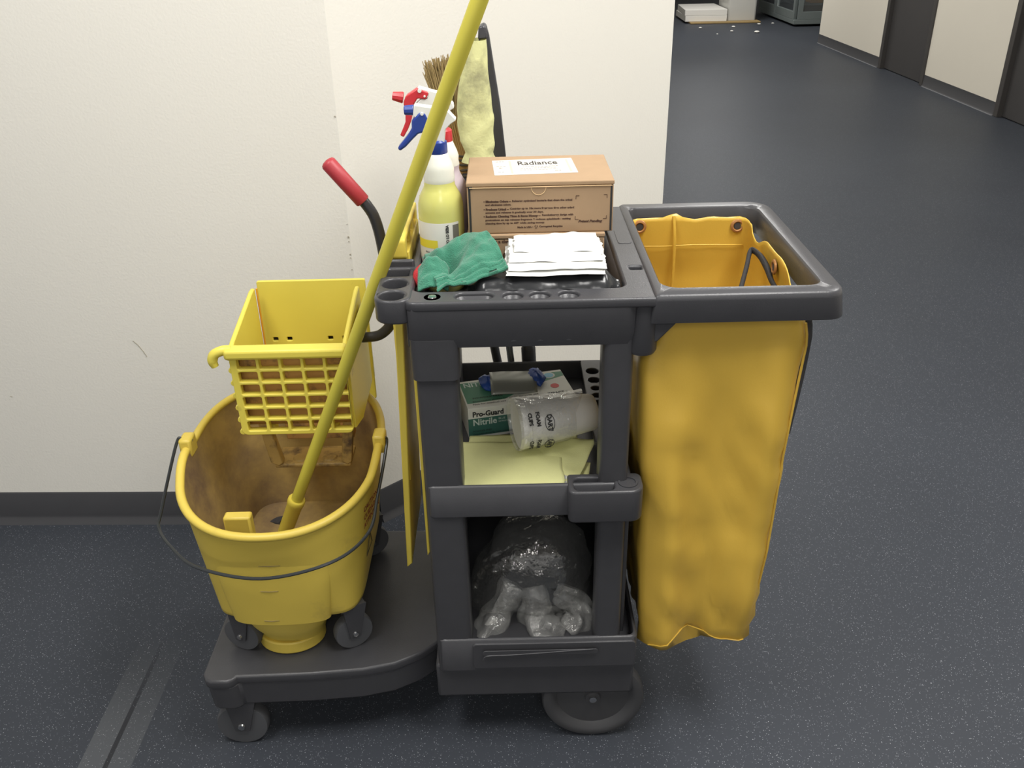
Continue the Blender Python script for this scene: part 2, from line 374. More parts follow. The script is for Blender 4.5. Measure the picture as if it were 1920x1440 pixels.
# --- top deck with openings for the tray, the bag and tool holes
hole_tray = rr(-0.149, 0.178, 1.270, 1.676, 0.016)
holes = [hole_tray]
slot = rr(-0.083, -0.026, 1.236, 1.262, 0.0129)
holes.append(slot)
for hx in (0.004, 0.045, 0.089): holes.append(circ(hx, 1.2475, 0.0155))
latch = rr(0.195, 0.214, 1.345, 1.361, 0.003)
holes.append(latch)
plate('top_deck', [rr(-0.163, 0.222, 1.224, 1.69, (0.004, 0.02, 0.022, 0.004))] + holes, ZT - 0.016, ZT, BLACK, cart, 0.004)
# sockets below the tool holes
for i, o in enumerate(holes[1:5]):
    c = np.mean(o, axis=0)
    lp = [[(c[0] + (p[0] - c[0]) * k, c[1] + (p[1] - c[1]) * k, z) for p in o] for z, k in ((ZT - 0.006, 1.03), (ZT - 0.07, 0.95))]
    MB().loft(lp, False, True).build('tool_socket', BLACK, cart, solid=0.002)
BX(0.194, 0.215, 1.344, 1.362, ZT - 0.03, ZT - 0.014).build('latch_recess', BLACK, cart)
plate('deck_inset', [rr(0.190, 0.214, 1.47, 1.545, 0.006)], ZT - 0.002, ZT + 0.0008, BLACK, cart, 0.0006)
# tray recess
MB().loft([L3(rr(-0.153, 0.182, 1.266, 1.680, 0.018), ZT - 0.010), L3(rr(-0.147, 0.176, 1.272, 1.674, 0.018), 0.905)], False, True).build('tray', BLACK, cart, solid=0.004)
# fascia in front of the tray
fas = MB()
prof = [(1.2265, ZT - 0.006), (1.225, ZT - 0.012), (1.230, 0.905), (1.236, 0.885), (1.262, 0.885), (1.262, ZT - 0.012)]
fas.loft([[(x, y + (0.006 if k in (0, 3) else 0) * (1 if y < 1.25 else 0), z) for y, z in prof] for k, x in enumerate((-0.156, -0.148, 0.18, 0.19))])
fas.build('fascia', BLACK, cart, ang=50)
BX(-0.160, -0.152, 1.24, 1.68, 0.885, ZT - 0.012).build('tray_side', BLACK, cart, bevel=0.003)
BX(0.18, 0.19, 1.24, 1.68, 0.885, ZT - 0.012).build('tray_side', BLACK, cart, bevel=0.003)
BX(-0.156, 0.19, 1.672, 1.688, 0.885, ZT - 0.012).build('tray_back', BLACK, cart, bevel=0.003)
# --- frame for the waste bag
O0 = rr(0.216, 0.505, 1.222, 1.692, (0.045, 0.006, 0.006, 0.03), 8)
O1 = rr(0.2175, 0.5035, 1.2235, 1.6905, (0.044, 0.005, 0.005, 0.029), 8)
O2 = rr(0.221, 0.500, 1.227, 1.687, (0.042, 0.005, 0.005, 0.027), 8)
I2 = rr(0.230, 0.478, 1.252, 1.664, (0.035, 0.02, 0.03, 0.022), 8)
I1 = rr(0.233, 0.475, 1.255, 1.661, (0.033, 0.018, 0.028, 0.02), 8)
ob = rr(0.212, 0.514, 1.230, 1.69, (0.045, 0.006, 0.006, 0.03), 8)
zt = ZT + 0.004
MB().loft([L3(ob, 0.921), L3(O0, zt - 0.010), L3(O1, zt - 0.003), L3(O2, zt), L3(I2, zt), L3(I1, zt - 0.004), L3(rr(0.233, 0.475, 1.255, 1.661, (0.033, 0.018, 0.028, 0.02), 8), 0.93), L3(rr(0.236, 0.478, 1.253, 1.663, (0.033, 0.018, 0.028, 0.02), 8), 0.921)], False, False).build('bag_frame', BLACK, cart, ang=50)
MB().lathe([(0.0, ZT + 0.001), (0.006, ZT + 0.0015), (0.0075, ZT - 0.001), (0.012, ZT - 0.001), (0.013, ZT)], 20, Matrix.Translation((-0.118, 1.247, 0))).build('screw', CHROME, cart)
# bracket under the front corner of the bag frame
MB().loft([L3(circ(0.205, 1.254, 0.021, 24), 0.865), L3(circ(0.205, 1.254, 0.0235, 24), 0.870), L3(circ(0.205, 1.254, 0.0235, 24), 0.955)]).build('corner_bracket', BLACK, cart)
MB().prism([(0.19, 1.26, 0.925), (0.262, 1.26, 0.925), (0.226, 1.26, 0.885), (0.19, 1.26, 0.885)], (0, 0.022, 0)).build('corner_gusset', BLACK, cart, bevel=0.003)
# --- tool rings at the left end
ring = plate('tool_ring', [rr(-0.207, -0.150, 1.228, 1.378, (0.004, 0.012, 0.026, 0.02)), circ(-0.180, 1.2535, 0.0200, 24, 0.019), circ(-0.180, 1.303, 0.0200, 24, 0.021), rr(-0.2, -0.158, 1.334, 1.368, 0.008)], 0.929, ZT + 0.002, BLACK, cart, 0.004)
BX(-0.205, -0.155, 1.374, 1.382, 0.93, ZT + 0.014).build('ring_back', BLACK, cart, bevel=0.004)
# --- posts
def post(x0, x1, y0, y1, z0, z1): MB().loft([L3(rr(x0, x1, y0, y1, 0.012, 4), z0), L3(rr(x0, x1, y0, y1, 0.012, 4), z1)]).build('post', BLACK, cart, ang=60)
post(-0.152, -0.086, 1.236, 1.302, 0.2, 0.90); post(0.143, 0.192, 1.236, 1.292, 0.2, 0.90)
post(-0.156, -0.104, 1.64, 1.688, 0.2, 0.90); post(0.196, 0.224, 1.64, 1.688, 0.2, 0.90)
MB().loft([L3(rr(-0.157, -0.081, 1.231, 1.307, 0.014, 4), 0.83), L3(rr(-0.158, -0.08, 1.230, 1.308, 0.014, 4), 0.90)]).build('post_collar', BLACK, cart, ang=60)
BX(-0.150, -0.142, 1.29, 1.65, 0.20, 0.56).build('side_panel', BLACK, cart, bevel=0.002)
BX(0.196, 0.204, 1.28, 1.65, 0.20, 0.56).build('side_panel', BLACK, cart, bevel=0.002)
BX(-0.150, 0.21, 1.676, 1.684, 0.20, 0.53).build('back_panel', BLACK, cart, bevel=0.002)  # panel added to darken the opening behind the bottom shelf
# --- shelves
def shelf(name, x0, x1, y0, y1, zb, zf, zl, r=0.012, wall=0.008):
    a = rr(x0, x1, y0, y1, r, 4); b = rr(x0 + wall, x1 - wall, y0 + wall, y1 - wall, r * 0.6, 4)
    return MB().loft([L3(a, zb), L3(a, zl - 0.003), L3(rr(x0 + 0.003, x1 - 0.003, y0 + 0.003, y1 - 0.003, r, 4), zl), L3(rr(x0 + wall - 0.002, x1 - wall + 0.002, y0 + wall - 0.002, y1 - wall + 0.002, r, 4), zl), L3(b, zl - 0.003), L3(b, zf)]).build(name, BLACK, cart, ang=50)
shelf('middle_shelf', -0.148, 0.2, 1.232, 1.70, 0.565, 0.588, 0.627)
hs = [circ(0.168, 1.64, 0.013), circ(0.168, 1.60, 0.012), circ(0.168, 1.565, 0.009), circ(0.168, 1.535, 0.009), rr(0.158, 0.178, 1.46, 1.515, 0.008), circ(0.168, 1.43, 0.010)]
plate('tool_strip', [rr(0.147, 0.196, 1.36, 1.692, 0.008)] + hs, 0.617, 0.630, BLACK, cart, 0.002)
plate('cup_ledge', [rr(0.090, 0.216, 1.205, 1.262, (0.012, 0.006, 0.012, 0.022)), rr(0.100, 0.168, 1.212, 1.250, 0.012)], 0.566, 0.629, BLACK, cart, 0.004)
BX(0.098, 0.17, 1.21, 1.252, 0.568, 0.612).build('ledge_floor', BLACK, cart)
MB().lathe([(0.013, 0.6285), (0.013, 0.631), (0.0165, 0.631), (0.0165, 0.6285)], 28, Matrix.Translation((0.191, 1.232, 0))).build('ledge_ring', BLACK, cart)
shelf('bottom_shelf', -0.148, 0.224, 1.232, 1.68, 0.205, 0.250, 0.281)
plate('shelf_lip', [rr(-0.085, 0.2205, 0.212, 0.274, 0.008)], -0.006, 0.002, BLACK, cart, 0.002, FACE((0, 1.230, 0)))
plate('lip_groove', [rr(-0.066, 0.150, 0.250, 0.262, 0.0055)], -0.001, 0.001, BLACK, cart, 0.0008, FACE((0, 1.2235, 0)))
MB().tube(spline([(-0.066, 1.2225, 0.240), (-0.056, 1.2225, 0.250), (0.0, 1.2225, 0.252), (0.14, 1.2225, 0.262)], 6), 0.0012, 6).build('lip_groove', BLACK, cart)
# --- base
def basepts():
    return [(-0.607, 1.245), (-0.598, 1.230), (-0.588, 1.225), (-0.556, 1.224), (-0.546, 1.229), (-0.540, 1.237), (-0.40, 1.240), (-0.30, 1.248), (-0.24, 1.262), (-0.19, 1.288), (-0.155, 1.32), (-0.155, 1.65), (-0.20, 1.68), (-0.58, 1.69), (-0.600, 1.685), (-0.607, 1.67)]
plate('bucket_platform', [basepts()], 0.176, 0.197, BLACK, cart, 0.005)
def inset(pts, k):
    c = np.mean(pts, axis=0); return [(c[0] + (p[0] - c[0]) * k, c[1] + (p[1] - c[1]) * k) for p in pts]
MB().loft([L3(inset(basepts(), 0.985), 0.18), L3(inset(basepts(), 0.97), 0.118)]).build('platform_skirt', BLACK, cart, bevel=0.004)
BX(-0.158, 0.222, 1.242, 1.68, 0.125, 0.21).build('chassis', BLACK, cart, bevel=0.006)
def wheel(x, y, z, r, wdt, nm='wheel'):
    M = basis((x, y, z), (1, 0, 0), (0, 0, 1))     # local z -> -y
    M = M @ Matrix.Identity(4)
    h = wdt / 2
    o = MB().lathe([(0.0, h * 0.55), (r * 0.14, h * 0.6), (r * 0.16, h * 0.35), (r * 0.70, h * 0.3), (r * 0.80, h * 0.9), (r * 0.9, h), (r * 0.97, h * 0.85), (r, h * 0.5), (r, -h * 0.5), (r * 0.95, -h), (r * 0.7, -h), (0.0, -h)], 48, M).build(nm, TYRE, cart)
    MB().lathe([(0.0, h * 1.0), (r * 0.07, h * 0.95), (r * 0.075, h * 0.55)], 16, M).build('axle_cap', CHROME, o)
    return o
wheel(0.146, 1.262, 0.102, 0.101, 0.034); wheel(0.146, 1.655, 0.102, 0.101, 0.034)
MB().tube([(0.146, 1.27, 0.102), (0.146, 1.65, 0.102)], 0.008, 10).build('axle', BLACK, cart)
def caster(parent, x, y, ztop, r, wdt, ang, tyre, fork=BLACK):
    c, s = math.cos(ang), math.sin(ang)
    ax = Vector((c, s, 0))                         # rolling axis points towards the viewer at (0,-1)
    M = basis((x, y, r), ax.cross(Vector((0, 0, 1))), (0, 0, 1))
    off = Vector((x, y, 0))
    M = Matrix.Translation((0, 0, ztop[0])) @ M
    h = wdt / 2
    wo = MB().lathe([(0.0, -h * 0.5), (r * 0.3, -h * 0.7), (r * 0.74, -h * 0.55), (r * 0.80, -h), (r * 0.92, -h * 0.95), (r, -h * 0.5), (r, h * 0.5), (r * 0.92, h * 0.95), (r * 0.80, h), (r * 0.74, h * 0.55), (r * 0.3, h * 0.7), (0.0, h * 0.5)], 40, M).build('caster_wheel', TYRE, parent)
    MB().lathe([(r * 0.80, -h * 1.01), (r * 0.97, -h * 0.96), (r * 1.01, -h * 0.4), (r * 1.01, h * 0.4), (r * 0.97, h * 0.96), (r * 0.80, h * 1.01)], 40, M).build('tread', tyre, wo)
    f = MB()
    zc = ztop[0] + r
    t = ax.cross(Vector((0, 0, 1)))
    for sg in (-1, 1):
        p = Vector((x, y, 0)) + ax * (sg * (h + 0.003))
        pts = [p + t * (r * 0.28) + Vector((0, 0, zc - r * 0.25)), p - t * (r * 0.28) + Vector((0, 0, zc - r * 0.25)), p - t * (r * 0.75) + Vector((0, 0, ztop[1])), p + t * (r * 0.5) + Vector((0, 0, ztop[1]))]
        f.prism(pts, ax * 0.0018)
    f.prism([Vector((x, y, ztop[1] - 0.003)) + ax * (a * (h + 0.005)) + t * (b * r * 0.7) for a, b in ((-1, -1), (1, -1), (1, 0.8), (-1, 0.8))], (0, 0, 0.004))
    f.build('caster_fork', fork, parent)
    for sg in (-1, 1):
        MB().lathe([(0.0, 0.004), (r * 0.13, 0.003), (r * 0.15, 0)], 12, basis(Vector((x, y, zc)) + ax * (sg * (h + 0.0048)), t if sg < 0 else -t, (0, 0, 1)) if True else None).build('axle_nut', CHROME, wo)
caster(cart, -0.556, 1.262, (0.0, 0.125), 0.051, 0.026, -PI / 2, RUBBER); caster(cart, -0.556, 1.64, (0.0, 0.125), 0.051, 0.026, -PI / 2 + 0.4, RUBBER)

# ================================================================== WASTE BAG
bag = thing('waste_bag', 'yellow vinyl waste bag hanging in the open frame of the cart', 'bag', (0.34, 1.45, 0.225))
LV = [(0.950, 0.236, 0.458, 1.262, 1.650), (0.915, 0.2365, 0.464, 1.262, 1.652), (0.87, 0.222, 0.474, 1.262, 1.655), (0.84, 0.206, 0.472, 1.262, 1.66), (0.76, 0.210, 0.466, 1.258, 1.66), (0.66, 0.212, 0.460, 1.255, 1.655), (0.585, 0.222, 0.458, 1.253, 1.65), (0.455, 0.222, 0.455, 1.252, 1.64), (0.33, 0.228, 0.446, 1.256, 1.62), (0.27, 0.238, 0.438, 1.260, 1.60)]
def baglevel(z):
    for a, b in zip(LV, LV[1:]):
        if z >= b[0]:
            t = (a[0] - z) / (a[0] - b[0]); return [lerp(a[i], b[i], t) for i in range(1, 5)]
    return LV[-1][1:]
NB = 96
def bagpt(i, z, inset_=0):
    x0, x1, y0, y1 = baglevel(z)
    ol = rr(x0 + inset_, x1 - inset_, y0 + inset_, y1 - inset_, 0.022, 4)
    # resample the outline evenly
    P = np.array(ol + [ol[0]]); seg = np.r_[0, np.cumsum(np.hypot(*np.diff(P, axis=0).T))]
    s = seg[-1] * i / NB
    x = np.interp(s, seg, P[:, 0]); y = np.interp(s, seg, P[:, 1])
    return x, y, x0, x1, y0, y1
def bagloop(z, zfun=None, ins=0.0, wr=1.0):
    out = []
    for i in range(NB):
        x, y, x0, x1, y0, y1 = bagpt(i, z, ins)
        zz = zfun(x, y, x0, x1, y0, y1) if zfun else z
        cx, cy = (x0 + x1) / 2, (y0 + y1) / 2
        d = Vector((x - cx, (y - cy) * 0.6, 0)).normalized()
        lowk = min(1, max(0, (0.93 - z) / 0.25))
        fold = 0.021 * math.exp(-((x - 0.268 - 0.02 * (0.9 - zz)) / 0.022) ** 2) * (1 if y < 1.3 else 0) * lowk * min(1, max(0, (0.78 - z) / 0.2))
        fold -= 0.010 * math.exp(-((x - 0.345) / 0.035) ** 2) * (1 if y < 1.3 else 0) * lowk
        fold += 0.014 * math.exp(-((x - 0.425) / 0.018) ** 2) * (1 if y < 1.3 else 0) * lowk
        nn = 0.009 * nz(x * 9, y * 9, zz * 5) + 0.005 * nz(x * 26, y * 26, zz * 16) - 0.010 * lowk * (0.35 - abs(nz(x * 11 + zz * 3 + 5, y * 8, zz * 6))) ** 2 * 8 * (y < 1.3) * min(1, max(0, min(x - x0, x1 - x) / 0.05)) + 0.0022 * math.sin(zz * 150 + 4 * nz(zz * 12, 0, 0)) * math.exp(-((x - x1 + 0.012) / 0.014) ** 2) * lowk + 0.016 * max(0, 0.42 - z) * nz(x * 34, y * 34, zz * 26) * 4
        k = (fold + nn * (0.35 + 0.65 * lowk)) * wr
        nx = d * k
        if y < y0 + 0.012: nx = Vector((0, -k, 0))
        out.append((x + nx.x, y + nx.y, zz))
    return out
def ztop(x, y, x0, x1, y0, y1):
    z = 0.953 + 0.006 * nz(x * 20, y * 14, 1)
    if y > 1.6: z += 0.010 * math.exp(-((x - 0.318) / 0.012) ** 2) - 0.004 * math.exp(-((x - 0.36) / 0.02) ** 2)
    if x > x1 - 0.012 and y < 1.60:      # right wall sags between its eyelets
        z -= 0.024 * math.exp(-((y - 1.565) / 0.035) ** 2) + 0.022 * math.exp(-((y - 1.32) / 0.045) ** 2)
    if x < x0 + 0.012 and y < 1.6: z -= 0.012 * math.sin(PI * (1.62 - y) / 0.36)
    return z
zs = [0.945, 0.93, 0.915, 0.90, 0.885, 0.865, 0.845, 0.82] + [0.82 - k * 0.0275 for k in range(1, 21)]
def zbot(x, y, x0, x1, y0, y1):
    if y < 1.285:
        t = (x - 0.315) / 0.05
        return 0.232 + 0.042 * math.exp(-t * t) + 0.012 * (x > 0.33) * (x - 0.33) / 0.1
    return 0.236
loops = [bagloop(0.953, ztop)]
for z in zs: loops.append(bagloop(z, (lambda x, y, x0, x1, y0, y1, z=z: z if z < 0.93 else min(z, ztop(x, y, x0, x1, y0, y1) - (0.953 - z)))))
loops.append(bagloop(0.27, zbot))
zpan = lambda x, *a: 0.2235 + 0.016 * max(0, (x - 0.25) / 0.19)
loops.append(bagloop(0.27, zpan, ins=0.007, wr=0.8))
loops.append(bagloop(0.27, lambda x, *a: zpan(x) + 0.002, ins=0.04, wr=0.2))
MB().loft(loops, False, True).build('bag_body', VINYL, bag, solid=0.0016, ang=75)
def eyelet(c, nrm):
    n = Vector(nrm).normalized(); x = n.cross(Vector((0, 0, 1))).normalized()
    M = basis(c, x, n.cross(x)); M = basis(c, x, Vector((0, 0, 1)))
    if (M.to_3x3() @ Vector((0, 0, 1))).dot(n) < 0: M = M @ Matrix.Rotation(PI, 4, 'Y')
    o = MB().lathe([(0.0072, 0.0), (0.0078, 0.0026), (0.0095, 0.0036), (0.0125, 0.0026), (0.0135, 0.0)], 28, M).build('eyelet', COPPER, bag)
    MB().lathe([(0.0, 0.0022), (0.0065, 0.002), (0.0072, 0.0)], 20, M).build('peg', BLACK, o)
eyelet((0.253, 1.6475, 0.937), (0, -1, 0)); eyelet((0.442, 1.6475, 0.935), (0, -1, 0)); eyelet((0.4565, 1.435, 0.930), (-1, 0, 0))
# seam across the inside of the back and the hem
MB().tube([(0.245, 1.6455, 0.898), (0.30, 1.6455, 0.897), (0.36, 1.6455, 0.899), (0.455, 1.6455, 0.897)], 0.0011, 6).build('hem_seam', VINYL, bag)
MB().tube(spline([(0.318, 1.648, 0.957), (0.321, 1.643, 0.92), (0.323, 1.644, 0.86), (0.322, 1.644, 0.76)], 6), 0.003, 8).build('back_crease', VINYL, bag)
vf = []
for p_ in loops[-3]:
    if p_[1] < 1.275 and 0.245 < p_[0] < 0.435: vf.append((p_[0], p_[1] - 0.0012, p_[2]))
vf.sort()
MB().tube(vf, 0.0014, 6).build('bottom_seam', VINYL, bag)
# piping down the right front edge and the zip behind it
edge = []
for z in [0.90 - k * 0.02 for k in range(33)]:
    x0, x1, y0, y1 = baglevel(z); edge.append((x1 - 0.004, y0 + 0.004, z))
MB().tube(edge, 0.0022, 8).build('piping', VINYL, bag)
zp = [(e[0] + 0.013 + 0.003 * math.sin((0.9 - e[2]) * 16), e[1] + 0.035, e[2]) for e in edge[:12]]
MB().tube(zp, 0.006, 8, flat=0.3, up=(1, 0, 0)).build('zip_flap', BLACK, bag)
MB().tube([(p[0] + 0.0065, p[1] + 0.006, p[2]) for p in zp], 0.0012, 6).build('piping', VINYL, bag)
sp = [at(1388, 545, 1.425), at(1400, 500, 1.49), at(1408, 470, 1.53), at(1425, 480, 1.505), at(1448, 503, 1.46), at(1452, 525, 1.43), at(1466, 545, 1.39)]
sp = [Vector((min(p.x, 0.452), p.y, p.z)) for p in sp]
MB().tube(spline(sp, 5), [0.0075 + 0.003 * math.exp(-((k - 19) / 5) ** 2) for k in range(31)], 10, flat=0.55).build('strap', mat('black_webbing', '#2f2f31', 0.8, bump=0.5, bscale=500), bag)

# ================================================================== MOP BUCKET
bk = thing('mop_bucket', 'yellow plastic mop bucket on small wheels standing on the cart platform', 'bucket', (-0.447, 1.46, 0.197))
def rimplan(t, w=1.0, l=1.0, cx=-0.447, cy=1.457):
    "egg shaped plan: round towards the viewer, squarer at the back"
    c, s = math.cos(t), math.sin(t)
    e = 2 / 2.7 if s > 0 else 2 / 2.25
    x = 0.187 * math.copysign(abs(c) ** e, c); y = (0.222 if s > 0 else 0.22) * math.copysign(abs(s) ** e, s)
    return cx + x * w, cy + y * l
NR = 96
def rimz(y): return 0.53 + 0.16 * (y - 1.24) + 0.012 * max(0, math.sin((y - 1.38) / 0.12 * PI)) * (1.38 < y < 1.5)
def bloop(f, wt, off=0.0):
    out = []
    for i in range(NR):
        t = 2 * PI * i / NR
        x, y = rimplan(t); zr = rimz(y)
        xb, yb = rimplan(t, 0.735, 0.86, -0.440, 1.462)
        # body base is squarer
        c, s = math.cos(t), math.sin(t)
        xs = -0.440 + 0.141 * math.copysign(abs(c) ** 0.26, c); ys = 1.470 + 0.184 * math.copysign(abs(s) ** 0.26, s)
        xb, yb = lerp(xb, xs, 0.92), lerp(yb, ys, 0.92)
        g = f
        X, Y, Z = lerp(x, xb, g), lerp(y, yb, g), lerp(zr, 0.300, f)
        d = Vector((X + 0.443, Y - 1.46, 0)).normalized()
        out.append((X - d.x * off, Y - d.y * off, Z))
    return out
outer = [bloop(f, 0) for f in (0.985, 0.95, 0.85, 0.7, 0.55, 0.4, 0.25, 0.12, 0.04)]
MB().loft([[(lerp(p[0], -0.44, 0.06), lerp(p[1], 1.462, 0.05), 0.297) for p in outer[0]]] + outer, True, False).build('bucket_shell', YEL, bk, ang=60)
inner = [bloop(f, 0, 0.006) for f in (0.0, 0.1, 0.25, 0.45, 0.65, 0.85, 0.97)]
inner.append([(lerp(p[0], -0.44, 0.1), lerp(p[1], 1.462, 0.1), 0.312) for p in inner[-1]])
inner.append([(lerp(p[0], -0.44, 0.22), lerp(p[1], 1.462, 0.22), 0.300) for p in inner[-1]])
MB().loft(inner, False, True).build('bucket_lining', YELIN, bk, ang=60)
rim = []
for k in range(14):
    a = 2 * PI * k / 14
    lp = []
    for i in range(NR):
        t = 2 * PI * i / NR; x, y = rimplan(t); d = Vector((x + 0.447, y - 1.457, 0)).normalized()
        r = 0.0085; lp.append((x + d.x * (math.cos(a) * r - 0.001), y + d.y * (math.cos(a) * r - 0.001), rimz(y) - 0.003 + math.sin(a) * r * 0.9))
    rim.append(lp)
rim.append(rim[0])
MB().loft(rim, False, False).build('rim', YEL, bk, ang=80)
# rounded sump at the front, running down to the foot
def shell_loop(z):
    f = (0.535 - z) / (0.535 - 0.300)
    return bloop(min(1, max(0, f)), 0)
def shell_front(z):
    P = [p for p in shell_loop(z) if p[1] < 1.44]; P.sort()
    return lambda x: float(np.interp(x, [p[0] for p in P], [p[1] for p in P]))
def shell_right(z):
    P = [p for p in shell_loop(z) if p[0] > -0.40 and 1.27 < p[1] < 1.66]; P.sort(key=lambda p: p[1])
    return lambda y: float(np.interp(y, [p[1] for p in P], [p[0] for p in P]))
SUMPY = [(0, 1.2535), (0.3, 1.2565), (0.70, 1.264), (0.85, 1.276), (1, 1.298)]
def sump(z):
    f = (0.47 - z) / (0.47 - 0.224)
    hw = interp([(0, 0.112), (0.45, 0.100), (0.70, 0.092), (0.82, 0.080), (0.92, 0.066), (1, 0.062)], f)
    yf = interp(SUMPY, f)
    sf = shell_front(max(z, 0.301)); up = z > 0.300
    front, back = [], []
    for i in range(41):
        t = PI * i / 40; x = -0.447 - hw * math.cos(t); ys_ = sf(x) + 0.003
        y = (ys_ - interp([(0, 0.0), (0.3, 0.012), (0.7, 0.025)], f) * math.sin(t) ** 0.7) if up else lerp(1.36, yf, math.sin(t) ** 0.6)
        front.append((x, y, z)); back.append((x, ys_ + 0.0005 if up else 1.58, z))
    return front + back[::-1]
MB().loft([sump(lerp(0.47, 0.3005, k / 10)) for k in range(11)]).build('sump', YEL, bk, ang=60)
MB().loft([sump(lerp(0.2999, 0.224, k / 7)) for k in range(8)]).build('sump_bottom', YEL, bk, ang=60)
MB().loft([[(x_, y_ + 0.0, z_ - 0.0) for x_, y_, z_ in ((-0.453 + 0.066 * math.cos(2 * PI * i / 40), 1.345 + 0.055 * math.sin(2 * PI * i / 40), zz) for i in range(40))] for zz in (0.199, 0.226)]).build('foot', YEL, bk, bevel=0.003)
for (u, v, wd) in ((505, 1062, 22), (505, 1110, 18), (510, 1165, 16)):
    yy = 1.259
    for _ in range(3): yy = interp(SUMPY, max(0, (0.47 - at(u, v, yy).z) / 0.246)) - 0.001
    p = at(u, v, yy)
    MB().tube([(p.x - wd * 0.0009, yy + 0.0012, p.z + 0.0005), (p.x, yy, p.z), (p.x + wd * 0.0009, yy + 0.0012, p.z + 0.0005)], 0.0012, 6).build('level_mark', SMUDGE, bk)
# side print and small moulding inside
def side_frame(y, z):
    x = shell_right(z)(y); xa = shell_right(z)(y + 0.05); xu = shell_right(z + 0.012)(y)
    return basis((x + 0.0012, y, z), (xa - x, 0.05, 0), (xu - x, 0, 0.012))
for k, w_ in enumerate(('CAUTION', 'CUIDADO', 'ATTENTION')):
    text(w_, 0.015, side_frame(1.345, 0.495 - k * 0.018), WARN, bk, weight=0.0004)
plate('warning_triangle', [[(0, 0), (0.05, 0), (0.025, 0.046)], [(0.006, 0.0035), (0.044, 0.0035), (0.025, 0.039)]], 0, 0.0006, mat('dark_print', '#4f4a33', 0.7), bk, 0, side_frame(1.355, 0.385))
BX(-0.535, -0.485, 1.315, 1.338, 0.40, 0.512).build('splash_baffle', YEL, bk, bevel=0.004)
for (x_, y_) in ((-0.540, 1.318), (-0.325, 1.318), (-0.540, 1.60), (-0.325, 1.60)):
    caster(bk, x_, y_, (0.197, 0.303), 0.038, 0.022, -PI / 2 + (0.5 if x_ > -0.4 else -0.3), RUBBER)
# lugs and carrying wire
for sx_, xl in ((-1, -0.634), (1, -0.260)):
    BX(xl - 0.012, xl + 0.012, 1.455, 1.492, 0.555, 0.594).build('lug', YEL, bk, bevel=0.005)
bp_ = [(-0.622, 1.472, 0.585), (-0.640, 1.468, 0.589), (-0.652, 1.463, 0.583), at(303, 955, 1.40), at(298, 990, 1.37), at(320, 1025, 1.31), at(370, 1064, 1.25), at(490, 1085, 1.205), at(620, 1055, 1.215), at(690, 1000, 1.29), at(708, 930, 1.37), (-0.246, 1.463, 0.572), (-0.252, 1.468, 0.583), (-0.272, 1.472, 0.581)]
MB().tube(spline(bp_, 8), 0.0031, 8).build('carry_wire', mat('black_wire', '#3a3d3f', 0.35, metal=0.3), bk)

# ================================================================== WRINGER
wr = thing('mop_wringer', 'yellow side press mop wringer with red grip lever hooked over the bucket', 'wringer', (-0.41, 1.55, 0.52))
# grid front
gx0, gx1, gz0, gz1 = -0.516, -0.303, 0.607, 0.784
cells = []
xs = [gx0 + 0.010 + k * 0.0408 for k in range(6)]
zsr = [gz0 + 0.006 + k * 0.0262 for k in range(7)]
for i in range(5):
    for j in range(6):
        cells.append(rr(xs[i] + 0.0028, xs[i + 1] - 0.0028, zsr[j] + 0.0026, zsr[j + 1] - 0.0026, 0.003, 2))
plate('grid', [rr(gx0, gx1, gz0, gz1, (0.004, 0.004, 0.012, 0.012))] + cells, -0.008, 0.008, WYEL, wr, 0.0015, FACE((0, 1.458, 0)))
BX(gx0 - 0.006, gx1 + 0.002, 1.440, 1.470, 0.770, 0.790).build('front_lip', WYEL, wr, bevel=0.006, seg=3)
BX(-0.508, -0.295, 1.690, 1.696, 0.60, 0.78).build('notch_shade_panel', mat('notch_shade', '#4a4034', 0.8, var=0.2), wr)  # panel added behind the back panel, coloured dark as shade in its notches
MB().grid(lambda u, v: (lerp(gx0 + 0.006, gx1 - 0.006, u), 1.474 + 0.012 * (1 - v) + 0.003 * nz(u * 12, v * 12, 0), lerp(gz0 + 0.004, gz1 - 0.02, v)), 12, 12).build('press_plate', WDIRT, wr, solid=0.004)
for j in range(7):      # scalloped left edge
    z = zsr[j]
    MB().lathe([(0.0, -0.012), (0.006, -0.012), (0.006, 0.012), (0.0, 0.012)], 14, basis((gx0 + 0.001, 1.464, z), (1, 0, 0), (0, 0, 1))).build('rib_end', WYEL, wr, bevel=0.001)
# side walls and back panel
def side(x, nm):
    pts = [(x, 1.462, gz0 + 0.004), (x, 1.462, 0.786), (x, 1.478, 0.792), (x, 1.636, 0.826), (x, 1.655, 0.826), (x, 1.655, 0.66), (x, 1.62, 0.60)]
    MB().prism(pts, (0.0045, 0, 0)).build(nm, WYEL, wr, bevel=0.003)
side(-0.5135, 'side_wall'); side(-0.305, 'side_wall')
notch = [rr(x_, x_ + 0.0105, 0.7005, 0.7085, 0.001, 1) for x_ in (-0.494, -0.465, -0.380, -0.350)]
plate('back_panel', [rr(-0.511, -0.292, 0.56, 0.832, 0.004)] + notch, -0.004, 0.004, WYEL, wr, 0.0015, basis((0, 1.662, 0), (1, 0, 0), (0, 0.02, 1)))
MB().tube([(-0.507, 1.654, 0.66), (-0.5065, 1.656, 0.824)], 0.0020, 8).build('back_seam', ORANGE, wr)
MB().tube(spline([(-0.512, 1.458, 0.784), (-0.525, 1.454, 0.785), (-0.540, 1.452, 0.779), (-0.546, 1.452, 0.766), (-0.543, 1.452, 0.754)], 5), [0.0095] * 16 + [0.009, 0.0085, 0.008, 0.0075, 0.007], 10).build('hook', WYEL, wr)
